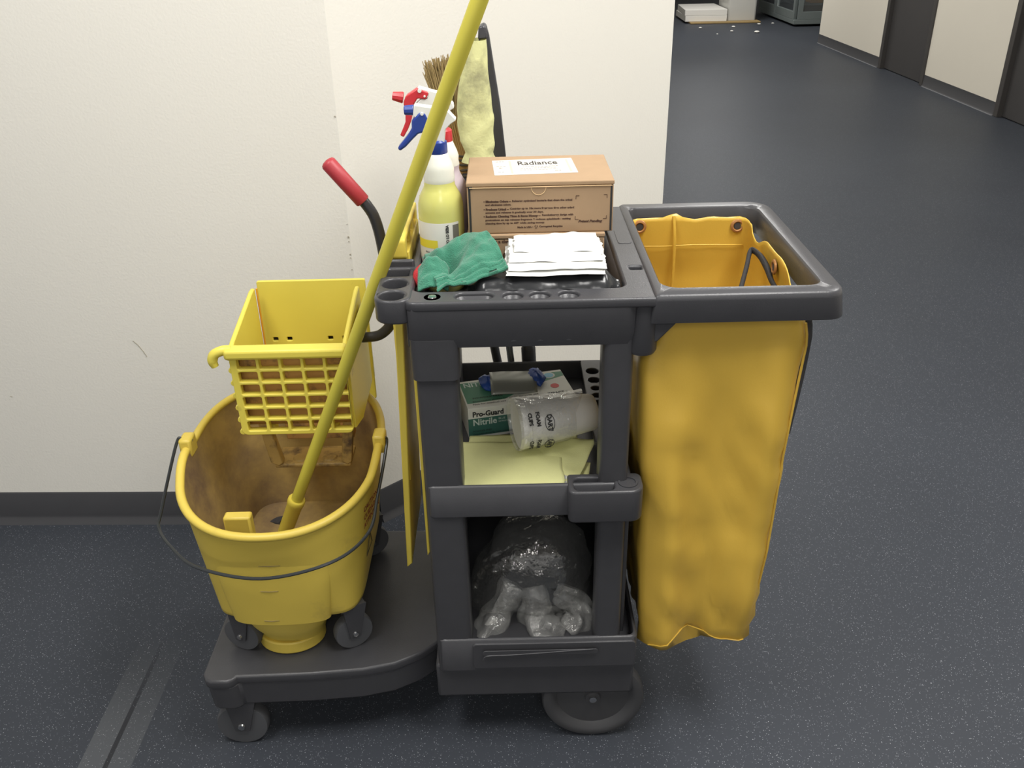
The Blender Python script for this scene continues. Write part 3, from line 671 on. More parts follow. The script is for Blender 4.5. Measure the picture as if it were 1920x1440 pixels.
MB().prism([(-0.302, 1.462, 0.612), (-0.302, 1.462, 0.78), (-0.297, 1.50, 0.79), (-0.294, 1.64, 0.80), (-0.294, 1.64, 0.62), (-0.298, 1.52, 0.60)], (0.002, 0, 0)).build('side_rib', WYEL, wr)
# lower frame that reaches into the bucket
for x_ in (-0.487, -0.322):
    s = 1 if x_ < -0.4 else -1
    MB().prism([(x_ - 0.010, 1.50, 0.606), (x_ + 0.010, 1.50, 0.606), (x_ + 0.012 + s * 0.014, 1.50, 0.515), (x_ + 0.004 + s * 0.014, 1.50, 0.509), (x_ - 0.010 + s * 0.012, 1.50, 0.517)], (0, 0.010, 0)).build('lower_arm', WLOW, wr, bevel=0.002)
BX(-0.478, -0.326, 1.492, 1.56, 0.503, 0.512).build('lower_crossbar', WLOW, wr, bevel=0.003)
for x_ in (-0.43, -0.372):
    MB().lathe([(0.0, 0.004), (0.014, 0.003), (0.016, 0)], 16, Matrix.Translation((x_, 1.515, 0.512))).build('lower_boss', WLOW, wr)
for x_ in (-0.466, -0.345): BX(x_ - 0.007, x_ + 0.007, 1.478, 1.50, 0.590, 0.610).build('lower_tab', WYEL, wr, bevel=0.003)
BX(-0.47, -0.33, 1.575, 1.60, 0.52, 0.61).build('lower_back', WDIRT, wr, bevel=0.002)
# lever
lever = [(-0.300, 1.590, 0.742), at(690, 632, 1.585), at(712, 628, 1.58), at(730, 612, 1.575), at(737, 590, 1.57), at(734, 555, 1.565), at(722, 490, 1.56), at(712, 440, 1.56), at(702, 408, 1.56), at(690, 388, 1.56), at(675, 370, 1.56)]
MB().tube(spline(lever, 6), 0.0102, 14).build('lever', mat('black_enamel', '#333336', 0.3), wr)
g0, g1 = at(681, 378, 1.56), at(611, 301, 1.56); gd = (g1 - g0)
MB().tube([g0 + gd * t for t in (0, 0.02, 0.5, 0.93, 0.97, 0.99, 1.0)], [0.0125, 0.0138, 0.0142, 0.0142, 0.012, 0.008, 0.003], 16).build('grip', REDG, wr)

# ================================================================== MOP
P0, P1 = at(539, 985, 1.425), at(899, 0, 1.27)
mop = thing('wet_mop', 'long yellow mop handle leaning from the bucket past the tool rings', 'mop', (P0.x, P0.y, 0.31))
dv = (P1 - P0)
MB().tube([P0 + dv * t for t in (0.05, 0.3, 0.6, 0.9, 1.25, 1.255)], [0.0112, 0.0114, 0.0116, 0.0118, 0.0118, 0.008], 20).build('handle', MOPY, mop)
MB().tube([P0 + dv * t for t in (-0.02, 0.055, 0.062, 0.066, 0.072, 0.074, 0.0735)], [0.0142, 0.0152, 0.0168, 0.0172, 0.0170, 0.0155, 0.012], 20).build('socket', MOPF, mop)
MB().tube([P0 + dv * -0.02, P0 + dv * -0.06], 0.007, 12).build('clamp', CHROME, mop)
q = P0 + dv * -0.055
MB().tube([q + Vector((-0.045, 0.0, 0)), q + Vector((0.045, 0, 0))], 0.011, 12).build('mop_bar', MOPF, mop)
ya = MB()
for k in range(60):
    a = q + Vector((random.uniform(-0.042, 0.042), random.uniform(-0.01, 0.01), 0)); ex, ey = random.uniform(-0.03, 0.08), random.uniform(-0.04, 0.08)
    ya.tube([a, a + Vector((ex * 0.5, ey * 0.5, -0.02)), Vector((a.x + ex, a.y + ey, 0.318)), Vector((a.x + ex * 1.3, a.y + ey * 1.3, 0.312))], 0.0035, 5)
yo = ya.build('mop_strands', mat('mop_yarn', '#8a7350', 0.95, var=0.2), mop); yo['kind'] = 'stuff'

# ================================================================== FLOOR SIGN
sg = thing('folding_floor_sign', 'folded yellow caution floor sign hanging beside the cart', 'sign', (-0.19, 1.48, 0.335))
def sign_panel(xt, xb, zt_, zb, th_t, th_b, y0, y1):
    m = MB()
    m.loft([[(xb - th_b / 2, y0 - 0.02, zb), (xb + th_b / 2, y0 - 0.02, zb + 0.01), (xb + th_b / 2, y1 + 0.02, zb + 0.01), (xb - th_b / 2, y1 + 0.02, zb)],
            [(xt - th_t / 2, y0, zt_), (xt + th_t / 2, y0, zt_), (xt + th_t / 2, y1, zt_), (xt - th_t / 2, y1, zt_)]])
    return m.build('panel', SIGNY, sg, bevel=0.002)
sign_panel(-0.1885, -0.2105, 0.985, 0.335, 0.016, 0.011, 1.40, 1.58)
sign_panel(-0.170, -0.171, 0.985, 0.362, 0.009, 0.006, 1.40, 1.58)
BX(-0.203, -0.196, 1.398, 1.56, 0.53, 0.88).build('panel_flange', SIGNY, sg, bevel=0.002)
plate('handle_block', [rr(1.385, 1.60, 0.975, 1.012, 0.008), rr(1.41, 1.455, 0.984, 1.003, 0.004), rr(1.47, 1.515, 0.984, 1.003, 0.004), rr(1.53, 1.575, 0.984, 1.003, 0.004)], -0.016, 0.016, SIGNY, sg, 0.003, basis((-0.185, 0, 0), (0, 1, 0), (0, 0, 1)))
BX(-0.190, -0.180, 1.405, 1.58, 0.98, 1.004).build('handle_core', ORANGE, sg)

# ================================================================== THINGS IN THE TRAY
def prism_px(pts, y, half, name, m, parent, bevel=0.0015, ox=700, oy=120, k=8):
    P = [at(ox + u / k, oy + v / k, y) for u, v in pts]
    return MB().prism([(p.x, y, p.z) for p in P], (0, half, 0)).build(name, m, parent, bevel=bevel, ang=30)
def bottle_profile(z0):
    return [(0.034, 0.0), (0.0375, 0.007), (0.0378, 0.09), (0.0378, 0.137), (0.0374, 0.148), (0.0345, 0.160), (0.0290, 0.170), (0.0256, 0.177), (0.0248, 0.184), (0.0260, 0.191), (0.0246, 0.198), (0.0254, 0.205), (0.0228, 0.214), (0.0185, 0.224), (0.0155, 0.231), (0.0135, 0.232)]
def bottle(name, label, cx, cy, z0, liq, liqmat, colmat):
    t = thing(name, label, 'bottle', (cx, cy, z0), 'spray bottles in the cart tray')
    pr = bottle_profile(z0); M = Matrix.Translation((cx, cy, z0))
    lo = [p for p in pr if p[1] <= liq]; hi = [p for p in pr if p[1] > liq]
    cut = (interp([(p[1], p[0]) for p in pr], liq), liq)
    MB().lathe([(0.0, 0.0)] + lo + [cut], 40, M).build('liquid_fill', liqmat, t, ang=60)
    MB().lathe([cut] + hi + [(0.0135, 0.24)], 40, M).build('bottle_body', MILK, t, ang=60)
    MB().lathe([(0.0155, 0.229), (0.0165, 0.231), (0.016, 0.248), (0.013, 0.251), (0.0, 0.251)], 32, M).build('collar', colmat, t)
    return t
b1 = bottle('spray_bottle', 'spray bottle with blue trigger, white label and yellow cleaner', -0.112, 1.442, 0.907, 0.184, LIQY, BLUEP)
prism_px([(615, 600), (900, 640), (1130, 700), (1240, 815), (1235, 835), (1160, 885), (1085, 965), (1070, 1160), (955, 1168), (930, 1000), (830, 980), (815, 800), (640, 800), (600, 760)], 1.442, 0.0095, 'sprayer_shroud', WHITEP, b1)
prism_px([(640, 770), (690, 712), (740, 700), (790, 730), (820, 800), (822, 900), (785, 1005), (680, 1030), (600, 1110), (500, 1220), (405, 1290), (370, 1240), (460, 1130), (530, 1040), (582, 950), (580, 830)], 1.442, 0.0115, 'trigger', BLUEP, b1, 0.003)
def nozzle(pa, pb, y, r0, r1, m, parent):
    a, b = at(700 + pa[0] / 8, 120 + pa[1] / 8, y), at(700 + pb[0] / 8, 120 + pb[1] / 8, y)
    MB().tube([a, lerp(a, b, 0.1), lerp(a, b, 0.9), b], [r0 * 0.9, r0, r1, r1 * 0.93], 10).build('nozzle', m, parent, ang=20)
nozzle((462, 695), (610, 690), 1.442, 0.0075, 0.0082, BLUEP, b1)
p = at(700 + 728 / 8, 120 + 752 / 8, 1.430)
MB().lathe([(0.0, 0.0022), (0.0024, 0.002), (0.0028, 0)], 14, basis((p.x, 1.4315, p.z), (1, 0, 0), (0, 0, 1))).build('pivot_pin', WHITEP, b1)
Mb = Matrix.Translation((-0.112, 1.442, 0.907))
MB().lathe([(0.0382, 0.022), (0.0384, 0.06), (0.0384, 0.122), (0.0382, 0.123)], 24, Mb, -2.9, -0.70).build('label', PAPERL, b1)
MB().lathe([(0.0386, 0.080), (0.0386, 0.094)], 16, Mb, -2.85, -1.72).build('label_stripe', LABY, b1)
MB().lathe([(0.0386, 0.03), (0.0386, 0.119)], 16, Mb, -1.02, -0.70).build('label_block', LABG, b1)
def on_label(a, z, r=0.0388):
    c = Vector((-0.112 + r * math.cos(a), 1.442 + r * math.sin(a), 0.907 + z)); t = Vector((-math.sin(a), math.cos(a), 0)); return c, t
c, t = on_label(-1.22, 0.044); text('NE PAS BOIRE.  NO LO BEBA', 0.0068, basis(c, (0, 0, 1), -t), INKB, b1, width=0.076, weight=0.0003)
for k, z in enumerate((0.072, 0.065)):
    for a0, s in ((-2.35, 'disinfectant'), (-1.98, 'cleaner')):
        c, t = on_label(a0, z, 0.0389); text(s, 0.0045, basis(c, t, (0, 0, 1)), INK, b1)
b2 = bottle('spray_bottle', 'spray bottle with red trigger and pale lavender liquid behind the yellow one', -0.108, 1.525, 0.907, 0.19, LIQP, REDP)
y2 = 1.525
prism_px([(660, 350), (680, 335), (990, 420), (1200, 580), (1212, 650), (1140, 690), (1120, 900), (1060, 1000), (980, 1000), (930, 700), (620, 610), (720, 510), (810, 515), (830, 430)], y2, 0.0095, 'sprayer_shroud', WHITEP, b2)
prism_px([(490, 470), (660, 352), (820, 400), (832, 430), (800, 512), (670, 500), (610, 600), (560, 640), (585, 770), (570, 850), (530, 960), (465, 1078), (410, 1050), (460, 930), (490, 850), (490, 640), (465, 600), (462, 555)], y2, 0.0115, 'trigger', REDP, b2, 0.002)
nozzle((288, 480), (448, 505), y2, 0.0072, 0.0095, REDP, b2)
for (u, v, r) in ((692, 402, 0.0034), (768, 485, 0.0018)):
    p = at(700 + u / 8, 120 + v / 8, y2 - 0.012); MB().lathe([(0.0, 0.0022), (r * 0.9, 0.002), (r, 0)], 14, basis((p.x, y2 - 0.0113, p.z), (1, 0, 0), (0, 0, 1))).build('pivot_pin', WHITEP, b2)

# --- cardboard boxes
def carton(name, label, x0, x1, y0, y1, z0, z1):
    t = thing(name, label, 'box', ((x0 + x1) / 2, (y0 + y1) / 2, z0), 'cardboard boxes in the tray')
    BX(x0, x1, y0, y1, z0, z1 - 0.008).build('carton_body', CARD, t, bevel=0.0015)
    li = MB(); li.box(x0 - 0.001, x1 + 0.001, y0 - 0.001, y1, z1 - 0.0075, z1); li.build('lid', CARD, t, bevel=0.0018)
    return t
x0, x1, yf, yb, z0, z1 = -0.066, 0.1715, 1.408, 1.577, 1.010, 1.0955
c1 = carton('cardboard_box', 'brown printed cardboard box on top, with a white label', x0, x1, yf, yb, z0, z1)
MB().tube([(x0 + 0.004, yf - 0.0012, z1 - 0.0085), (x1 - 0.004, yf - 0.0012, z1 - 0.0085)], 0.0007, 6).build('torn_edge', CARDEDGE, c1)
arc = [(lerp(0.050, 0.050, 0) + 0.012 * math.cos(PI + PI * k / 12), 0, z1 - 0.009 + 0.013 * math.sin(PI + PI * k / 12)) for k in range(13)]
MB().tube([(a[0], yf - 0.0004, a[2]) for a in arc], 0.0006, 6).build('thumb_notch', CARDEDGE, c1)
for xx in (x0 + 0.004, x1 - 0.0035): BX(xx - 0.0016, xx + 0.0016, yf - 0.0006, yf + 0.004, z0 + 0.002, z1 - 0.010).build('corner_slot', INKB, c1)
BX(x0 + 0.002, x0 + 0.009, yf - 0.0014, yf + 0.004, z1 - 0.0105, z1 - 0.0065).build('corner_slot', INKB, c1)
def face_text(s, u, v, wpx, hpx, y, m, parent, weight=0.00025, shear=0.0):
    "print whose left baseline stands at photo point (u, v) on a face at depth y"
    p = at(u, v, y); q_ = at(u + wpx, v, y); h = abs(at(u, v - hpx, y).z - p.z)
    return text(s, h / 0.72, FACE((p.x, y - 0.0003, p.z)), m, parent, width=abs(q_.x - p.x), weight=weight, shear=shear)
FX = lambda u: 860 + u / 6.4
FY = lambda v: 270 + v / 6.4
def bx_line(s, u0, v, u1, h=20, w=0.00025, sh=0.0): face_text(s, FX(u0), FY(v), (u1 - u0) / 6.4, h / 6.4, yf, BRINK, c1, w, sh)
bx_line('• Eliminates Odors –', 298, 706, 630, 24, 0.0004); bx_line('Releases optimized bacteria that clean the urinal', 640, 694, 1362, 22)
bx_line('and eliminates odors.', 320, 742, 632, 20)
bx_line('• Freshens Urinal –', 300, 800, 605, 24, 0.0004); bx_line('Contains up to 10x more fragrance than other urinal', 615, 786, 1385, 22)
bx_line('screens and releases it gradually over 30 days.', 322, 836, 1020, 20)
bx_line('• Reduces Cleaning Time & Saves Money –', 300, 884, 985, 24, 0.0004); bx_line('Revolutionary design with', 1000, 862, 1375, 22)
bx_line('protrusions on top releases fragrance & reduces splashback - cutting', 322, 924, 1345, 20)
bx_line('cleaning time by up to 60% while saving money.', 322, 964, 1035, 20)
bx_line('Made in USA •', 705, 1008, 895, 20); bx_line('Corrugated Recycles', 965, 998, 1248, 20)
bx_line('Patent Pending', 1435, 938, 1725, 26, 0.0004, 0.25)
pr = at(FX(930), FY(990), yf)
for k in range(3):       # recycling mark
    a0 = PI / 2 + k * 2 * PI / 3
    MB().tube([(pr.x + 0.0022 * math.cos(a0 + d), yf - 0.0004, pr.z + 0.0022 * math.sin(a0 + d)) for d in (0.25, 0.7, 1.2, 1.75)], [0.0005, 0.0005, 0.0008, 0.0001], 6).build('recycling_mark', BRINK, c1)
for (u, v, du, dv_) in ((1408, 620, 1, 1), (1782, 605, -1, 1), (1398, 905, 1, -1), (1772, 892, -1, -1)):
    p = at(FX(u), FY(v), yf); s = 0.0055
    m_ = MB(); m_.box(min(p.x, p.x + du * s), max(p.x, p.x + du * s), yf - 0.0005, yf + 0.001, p.z - 0.0004, p.z + 0.0004)
    m_.box(p.x - 0.0004, p.x + 0.0004, yf - 0.0005, yf + 0.001, min(p.z, p.z - dv_ * s), max(p.z, p.z - dv_ * s)); m_.build('crop_mark', BRINK, c1, smooth=False)
la = Vector((-0.021, 1.449, z1)); lw, lh = 0.139, 0.098
ML = basis((la.x, la.y, z1 + 0.0003), (1, 0.055, 0), (-0.03, 1, 0))
plate('label', [rr(0, lw, 0, lh, 0.002)], -0.0002, 0.0002, PAPERL, c1, 0, ML)
ML2 = ML @ Matrix.Translation((0, 0, 0.0004))
text('Radiance', 0.036, ML2 @ Matrix.Translation((0.042, 0.060, 0)), INK, c1, width=0.068, weight=0.0005)
for (a, b, yy, hh) in ((0.050, 0.112, 0.046, 0.003), (0.046, 0.106, 0.036, 0.003), (0.044, 0.108, 0.026, 0.002), (0.006, 0.020, 0.085, 0.003), (0.006, 0.022, 0.055, 0.003), (0.010, 0.016, 0.040, 0.008), (0.007, 0.017, 0.018, 0.003), (0.102, 0.114, 0.014, 0.006)):
    k = a
    while k < b:            # tiny broken print
        wdt = random.uniform(0.002, 0.006); plate('fine_print', [[(k, yy), (min(k + wdt, b), yy), (min(k + wdt, b), yy + hh), (k, yy + hh)]], 0, 0.0001, PALEINK, c1, 0, ML2); k += wdt + 0.0015
for k in (0.0285, 0.127): plate('label_bar', [[(k, 0.008), (k + 0.0035, 0.008), (k + 0.0035, 0.09), (k, 0.09)]], 0, 0.0001, PEACH, c1, 0, ML2)
c2 = carton('cardboard_box', 'brown cardboard box underneath, half hidden by folded white paper towels', -0.0675, 0.158, 1.402, 1.57, 0.907, 1.0095)
face_text('For a cleaner and fresher restroom', 919, 456, 130, 6, 1.402, BRINK, c2, 0.0003)
for (u, v) in ((924, 478), (950, 481)):
    p = at(u, v, 1.402)
    MB().tube([(p.x + 0.006 * math.cos(2 * PI * k / 20), 1.4015, p.z + 0.0085 * math.sin(2 * PI * k / 20)) for k in range(21)], 0.0006, 6).build('icon', BRINK, c2)
    MB().tube([(p.x + 0.003 * math.cos(PI * k / 8), 1.4015, p.z + 0.002 + 0.003 * math.sin(PI * k / 8)) for k in range(9)], 0.0005, 6).build('icon', BRINK, c2)

# --- folded black bin liners and paper towels
def liner(u, v):
    a = 2 * PI * v; k = 0.5 - 0.5 * math.cos(2 * PI * min(max(u, 0.0), 1) * 0.5 if False else PI * min(1, min(u, 1 - u) * 9))
    x = lerp(-0.066, 0.174, u); th = 0.030 * (0.25 + 0.75 * k)
    y = 1.312 + 0.040 * math.cos(a) * (0.5 + 0.5 * k); z = 0.950 + th * math.sin(a) + 0.004 * nz(x * 24, a * 1.6, 0) + 0.003 * nz(x * 60, a * 4, 2)
    return (x, y + 0.003 * nz(x * 30, a * 2, 5), z)
tag(MB().grid(liner, 60, 28).build('bin_liner_roll', FILMB, ang=70), 'folded black plastic bin liners lying along the front of the tray', 'bin liners')
pt_specs = [(-0.006, 0.148, 0.984, 0.012), (-0.002, 0.151, 0.990, 0.020), (0.000, 0.147, 0.996, 0.040), (0.008, 0.142, 1.002, 0.066)]
names = ['lowest of the folded white paper towels in the tray', 'second folded white paper towel from below in the tray', 'third folded white paper towel from below in the tray', 'topmost folded white paper towel, set back against the box']
for k, (xa, xb, z, dy) in enumerate(pt_specs):
    def pt(u, v, xa=xa, xb=xb, z=z, dy=dy, k=k):
        a = v * 2; y0_, y1_ = 1.268 + dy, 1.392
        top = a < 1
        s = a if top else 2 - a
        x = lerp(xa, xb, u) + 0.004 * nz(s * 9, k * 3.0, u * 2) * (abs(u - 0.5) * 2)
        y = lerp(y0_, y1_, s); edge_ = min(1, min(s, 1 - s) * 10)
        zz = z + (0.0027 if top else -0.0027) * edge_ + 0.010 * s + 0.0035 * nz(x * 30, y * 30, k) * (1 if k == 3 else 0.6)
        if k == 3: zz += 0.007 * max(0, nz(x * 45, 3.3, 0)) * s
        return (x, y, zz)
    o = MB().grid(pt, 30, 36).build('paper_towel', PAPER, ang=70)
    tag(o, names[k], 'paper towel', 'folded paper towels in the tray')

# --- green cloth and red cloth
def gcloth(u, v):
    # u along the ribbed front edge, v towards the back
    c00, c10, c11, c01 = Vector((-0.112, 1.272, 0.962)), Vector((-0.002, 1.292, 0.990)), Vector((-0.050, 1.392, 1.008)), Vector((-0.142, 1.385, 0.985))
    p = (c00 * (1 - u) + c10 * u) * (1 - v) + (c01 * (1 - u) + c11 * u) * v
    h = 0.030 * math.sin(PI * min(1, v * 1.05)) * (0.35 + 0.65 * u) * (1 if v < 0.9 else 1)
    h += 0.016 * math.exp(-(((u - 0.72) / 0.16) ** 2 + ((v - 0.85) / 0.18) ** 2))
    h -= 0.034 * math.exp(-(((u - 0.30) / 0.14) ** 2 + ((v - 0.45) / 0.16) ** 2))
    h += 0.012 * math.exp(-(((u - 0.15) / 0.12) ** 2 + ((v - 0.85) / 0.2) ** 2))
    h += 0.016 * nz(u * 3.2, v * 3.6, 3) + 0.004 * nz(u * 7, v * 8, 8)
    h += 0.0016 * math.sin(v * 120) * (1 if v < 0.16 else 0)
    return p + Vector((0.004 * nz(u * 5, v * 5, 20), 0.004 * nz(u * 5, v * 5, 30), h))
gc = MB().grid(gcloth, 70, 70).build('cleaning_cloth', GREEN, solid=0.004, ang=80)
tag(gc, 'crumpled green microfibre cloth in the tray below the spray bottle', 'cloth')
def gflap(u, v):
    p = Vector((lerp(-0.143, -0.096, u), 1.285 + 0.034 * v, 0.955 + 0.032 * math.sin(PI * (0.12 + 0.76 * u)) * (0.4 + 0.6 * v)))
    return p + Vector((0, 0, 0.004 * nz(u * 5, v * 5, 1) + 0.018 * v))
MB().grid(gflap, 20, 14).build('cloth_flap', GREEN, gc, solid=0.004, ang=80)
rc = MB().grid(lambda u, v: Vector((-0.138 + 0.017 * math.cos(2 * PI * u) * math.sin(PI * v), 1.335 + 0.026 * math.sin(2 * PI * u) * math.sin(PI * v), 0.965 - 0.020 * math.cos(PI * v))) + Vector((0, 0, 0.003 * nz(u * 6, v * 6, 0))), 24, 14).build('red_cloth', REDC, ang=80)
tag(rc, 'small tip of a red cloth tucked beside the green cloth', 'cloth')

# ================================================================== BEHIND THE CART: BROOM, SWEEPER, POLE
br = thing('corn_broom', 'upturned straw broom standing behind the spray bottles', 'broom', (0.085, 1.78, 0))
axis0, axisM, axis1 = at(873, 322, 1.80), at(851, 225, 1.80), at(836, 106, 1.80)
MB().tube(spline([Vector((0.085, 1.78, 0.0)), at(931, 670, 1.74), axis0 + Vector((0, 0, 0.01))], 6), 0.0098, 14).build('handle', BLACK, br)
bs = MB()
for k in range(460):
    a = random.uniform(-1, 1); b = random.uniform(-1, 1)
    s_ = axis0 + Vector((a * 0.007, b * 0.008, random.uniform(-0.01, 0.02)))
    m_ = axisM + Vector((a * 0.013 + random.uniform(-0.002, 0.002), b * 0.013, 0))
    e = axis1 + Vector((a * 0.040 + random.uniform(-0.007, 0.007), b * 0.018, random.uniform(-0.024, 0.004) + 0.010 * a))
    bs.tube([s_, m_, lerp(m_, e, 0.55) + Vector((a * 0.004, 0, 0)), e], [0.0016, 0.0015, 0.0012, 0.0007], 4, caps=False)
so = bs.build('bristles', STRAW, br); so['kind'] = 'stuff'
for k in range(7):
    a = (k - 3) / 3
    MB().tube([axis0 + Vector((a * 0.008, -0.010, 0)), lerp(axis0, axisM, 0.6) + Vector((a * 0.012, -0.013, 0)), lerp(axis0, axisM, 1.15) + Vector((a * 0.015, -0.012, 0))], [0.0025, 0.0028, 0.0010], 6).build('straw_stalk', STRAWD, br)
for k in range(5):
    cpos = lerp(axis0, axisM, -0.05 + k * 0.10)
    MB().tube([cpos + Vector((0.0125 * math.cos(2 * PI * i / 16), 0.015 * math.sin(2 * PI * i / 16), 0.002 * math.cos(2 * PI * i / 16 + k))) for i in range(17)], 0.0022, 6).build('binding', TWINE, br)
sw = thing('dust_sweeper', 'black flat sweeper head upended and wrapped in a dusty yellow cloth', 'sweeper', (0.06, 1.76, 0))
MB().tube([(0.062, 1.735, 0.0), at(956, 660, 1.715), (-0.034, 1.745, 1.02)], 0.0072, 12).build('pole', GREYMET, sw)
ys = 1.75
hp = [(896, 52), (905, 45), (911, 47), (917, 68), (930, 150), (938, 200), (949, 300), (925, 300), (880, 300), (897, 70)]
MB().prism([(p.x, ys + 0.022, p.z) for p in (at(u, v, ys) for u, v in hp)], (0, 0.012, 0)).build('sweeper_head', BLACK, sw, bevel=0.003)
MB().prism([(p.x, ys + 0.002, p.z) for p in (at(u, v, ys) for u, v in ((897, 50), (905, 46), (911, 49), (914, 72), (896, 74)))], (0, 0.010, 0)).build('hinge_block', BLACK, sw, bevel=0.004)
def sleeve(u, v):
    v_ = 72 + (300 - 72) * v
    l = interp([(72, 876), (150, 862), (200, 856), (260, 862), (282, 874), (300, 866)], v_); r_ = interp([(72, 912), (150, 917), (220, 926), (270, 927), (285, 924), (300, 934)], v_)
    a, b = at(l, v_, ys), at(r_, v_, ys); cx_ = (a.x + b.x) / 2; hw = (b.x - a.x) / 2; t = 2 * PI * u
    k = 1 + 0.05 * nz(math.cos(t) * 2, math.sin(t) * 2, v * 6) + 0.03 * math.sin(v * 26 + math.cos(t) * 4) * (v > 0.6)
    return (cx_ + hw * k * math.cos(t), ys - 0.012 + 0.024 * k * math.sin(t), a.z * 0.5 + b.z * 0.5)
MB().grid(sleeve, 40, 40).build('dust_cloth', CLOTHD, sw, ang=80)
tp = thing('tool_pole', 'black tool pole with a thick collar standing behind the middle shelf', 'pole', (0.058, 1.735, 0))
MB().tube([(0.060, 1.735, 0.0), (0.036, 1.715, 0.67), (0.026, 1.712, 0.99)], 0.0095, 12).build('shaft', BLACK, tp)
cp = [Vector((0.060, 1.735, 0.0)) * (1 - t) + Vector((0.036, 1.715, 0.67)) * t for t in (0.86, 0.87, 0.972, 0.985)]
MB().tube(cp, [0.013, 0.0155, 0.0155, 0.011], 14).build('collar', BLACK, tp)

# ================================================================== MIDDLE SHELF
gl = thing('glove_box', 'green and white box of nitrile gloves on the middle shelf', 'box', (0.01, 1.53, 0.588))
gO = Vector((-0.084, 1.448, 0.588)); gxv = Vector((0.211, 0.048, 0)).normalized(); gyv = Vector((-gxv.y, gxv.x, 0)) ; GW, GD, GH = 0.213, 0.112, 0.066
MG = basis(gO, gxv, gyv)
def gbox(name, m, x0_, x1_, y0_, y1_, z0_, z1_, bevel=0.0):
    o = MB().box(x0_, x1_, y0_, y1_, z0_, z1_); o.v = [tuple(MG @ Vector(p)) for p in o.v]; return o.build(name, m, gl, bevel=bevel)
gbox('carton_body', GBOXW, 0, GW, 0, GD, 0, GH, 0.001)
gbox('green_band', GBOXT, -0.0003, GW * 0.62, -0.0004, 0.001, 0.006, GH * 0.66)
MT = MG @ Matrix.Translation((0, 0, GH))
plate('green_top', [[(0.003, 0.020), (GW * 0.36, 0.022), (GW * 0.66, 0.062), (GW * 0.995, 0.085), (GW * 0.995, 0.103), (0.003, 0.103)]], 0, 0.0004, GBOXG, gl, 0, MT)
MF = basis(gO + gyv * -0.0006, gxv, (0, 0, 1))
text('Pro-Guard', 0.0155, MF @ Matrix.Translation((0.008, 0.0475, 0)), INKB, gl, width=0.060, weight=0.0006)
text('Nitrile', 0.0185, MF @ Matrix.Translation((0.008, 0.029, 0.0002)), mat('pale_green_print', '#c9d6cc', 0.6), gl, width=0.046, weight=0.0004)
text('BLUE', 0.006, MF @ Matrix.Translation((0.058, 0.036, 0.0002)), MATS['pale_green_print'], gl); text('NITRILE GLOVES', 0.0045, MF @ Matrix.Translation((0.058, 0.030, 0.0002)), MATS['pale_green_print'], gl)
text('POWDER FREE', 0.0055, MF @ Matrix.Translation((0.008, 0.014, 0.0002)), INKB, gl); text('Disposable gloves for multi purpose use', 0.005, MF @ Matrix.Translation((0.008, 0.008, 0.0002)), INKB, gl)
text('NITRILE', 0.024, MT @ Matrix.Translation((0.008, 0.084, 0.0006)), MATS['pale_green_print'], gl, width=0.066, weight=0.0005)
text('POWDER FREE', 0.009, MT @ Matrix.Translation((0.016, 0.034, 0.0006)), INK, gl); text('Disposable gloves for multi purpose use', 0.008, MT @ Matrix.Translation((0.014, 0.022, 0.0006)), INK, gl); text('Not for medical use', 0.008, MT @ Matrix.Translation((0.012, 0.011, 0.0006)), INK, gl)
text('IMPACT »', 0.012, MT @ Matrix.Translation((GW - 0.052, 0.014, 0.0006)), INKB, gl, width=0.040, weight=0.0003)
plate('red_dot', [circ(GW - 0.030, 0.047, 0.0085)], 0, 0.0006, DOTR, gl, 0, MT); plate('blue_dot', [circ(GW - 0.030, 0.092, 0.0125)], 0, 0.0006, GBOXW, gl, 0, MT); plate('blue_dot', [circ(GW - 0.030, 0.092, 0.0095)], 0.0004, 0.0009, DOTB, gl, 0, MT)
MS = basis(gO + gxv * (GW + 0.0004), gyv, (0, 0, 1)); plate('green_dot', [circ(0.05, 0.03, 0.012)], -0.0002, 0.0003, GBOXT, gl, 0, MS)
# dispensing flap and gloves spilling out
def flap(u, v):
    q_ = MT @ Vector((lerp(0.058, 0.150, u) + 0.012 * (v - 0.5), lerp(0.030, 0.104, v), 0.003 + 0.010 * v + 0.010 * math.sin(PI * v) + 0.004 * math.cos(u * 3))); return q_
MB().grid(flap, 14, 10).build('opening_flap', SILVER, gl, solid=0.001)
def glob(cx_, cy_, r, sx_, sy_, seed):
    def f(u, v):
        t, p_ = 2 * PI * u, PI * v; k = 1 + 0.35 * nz(math.cos(t) * 2.2 + seed, math.sin(t) * 2.2, math.cos(p_) * 2.2)
        return MT @ Vector((cx_ + sx_ * r * k * math.cos(t) * math.sin(p_), cy_ + sy_ * r * k * math.sin(t) * math.sin(p_), 0.008 + 0.7 * r * k * math.cos(p_)))
    return f
MB().grid(glob(0.055, 0.080, 0.017, 0.9, 1.6, 1.3), 22, 14).build('glove', NITRILE, gl, ang=80); MB().grid(glob(0.152, 0.078, 0.019, 0.9, 1.5, 7.1), 22, 14).build('glove', NITRILE, gl, ang=80)
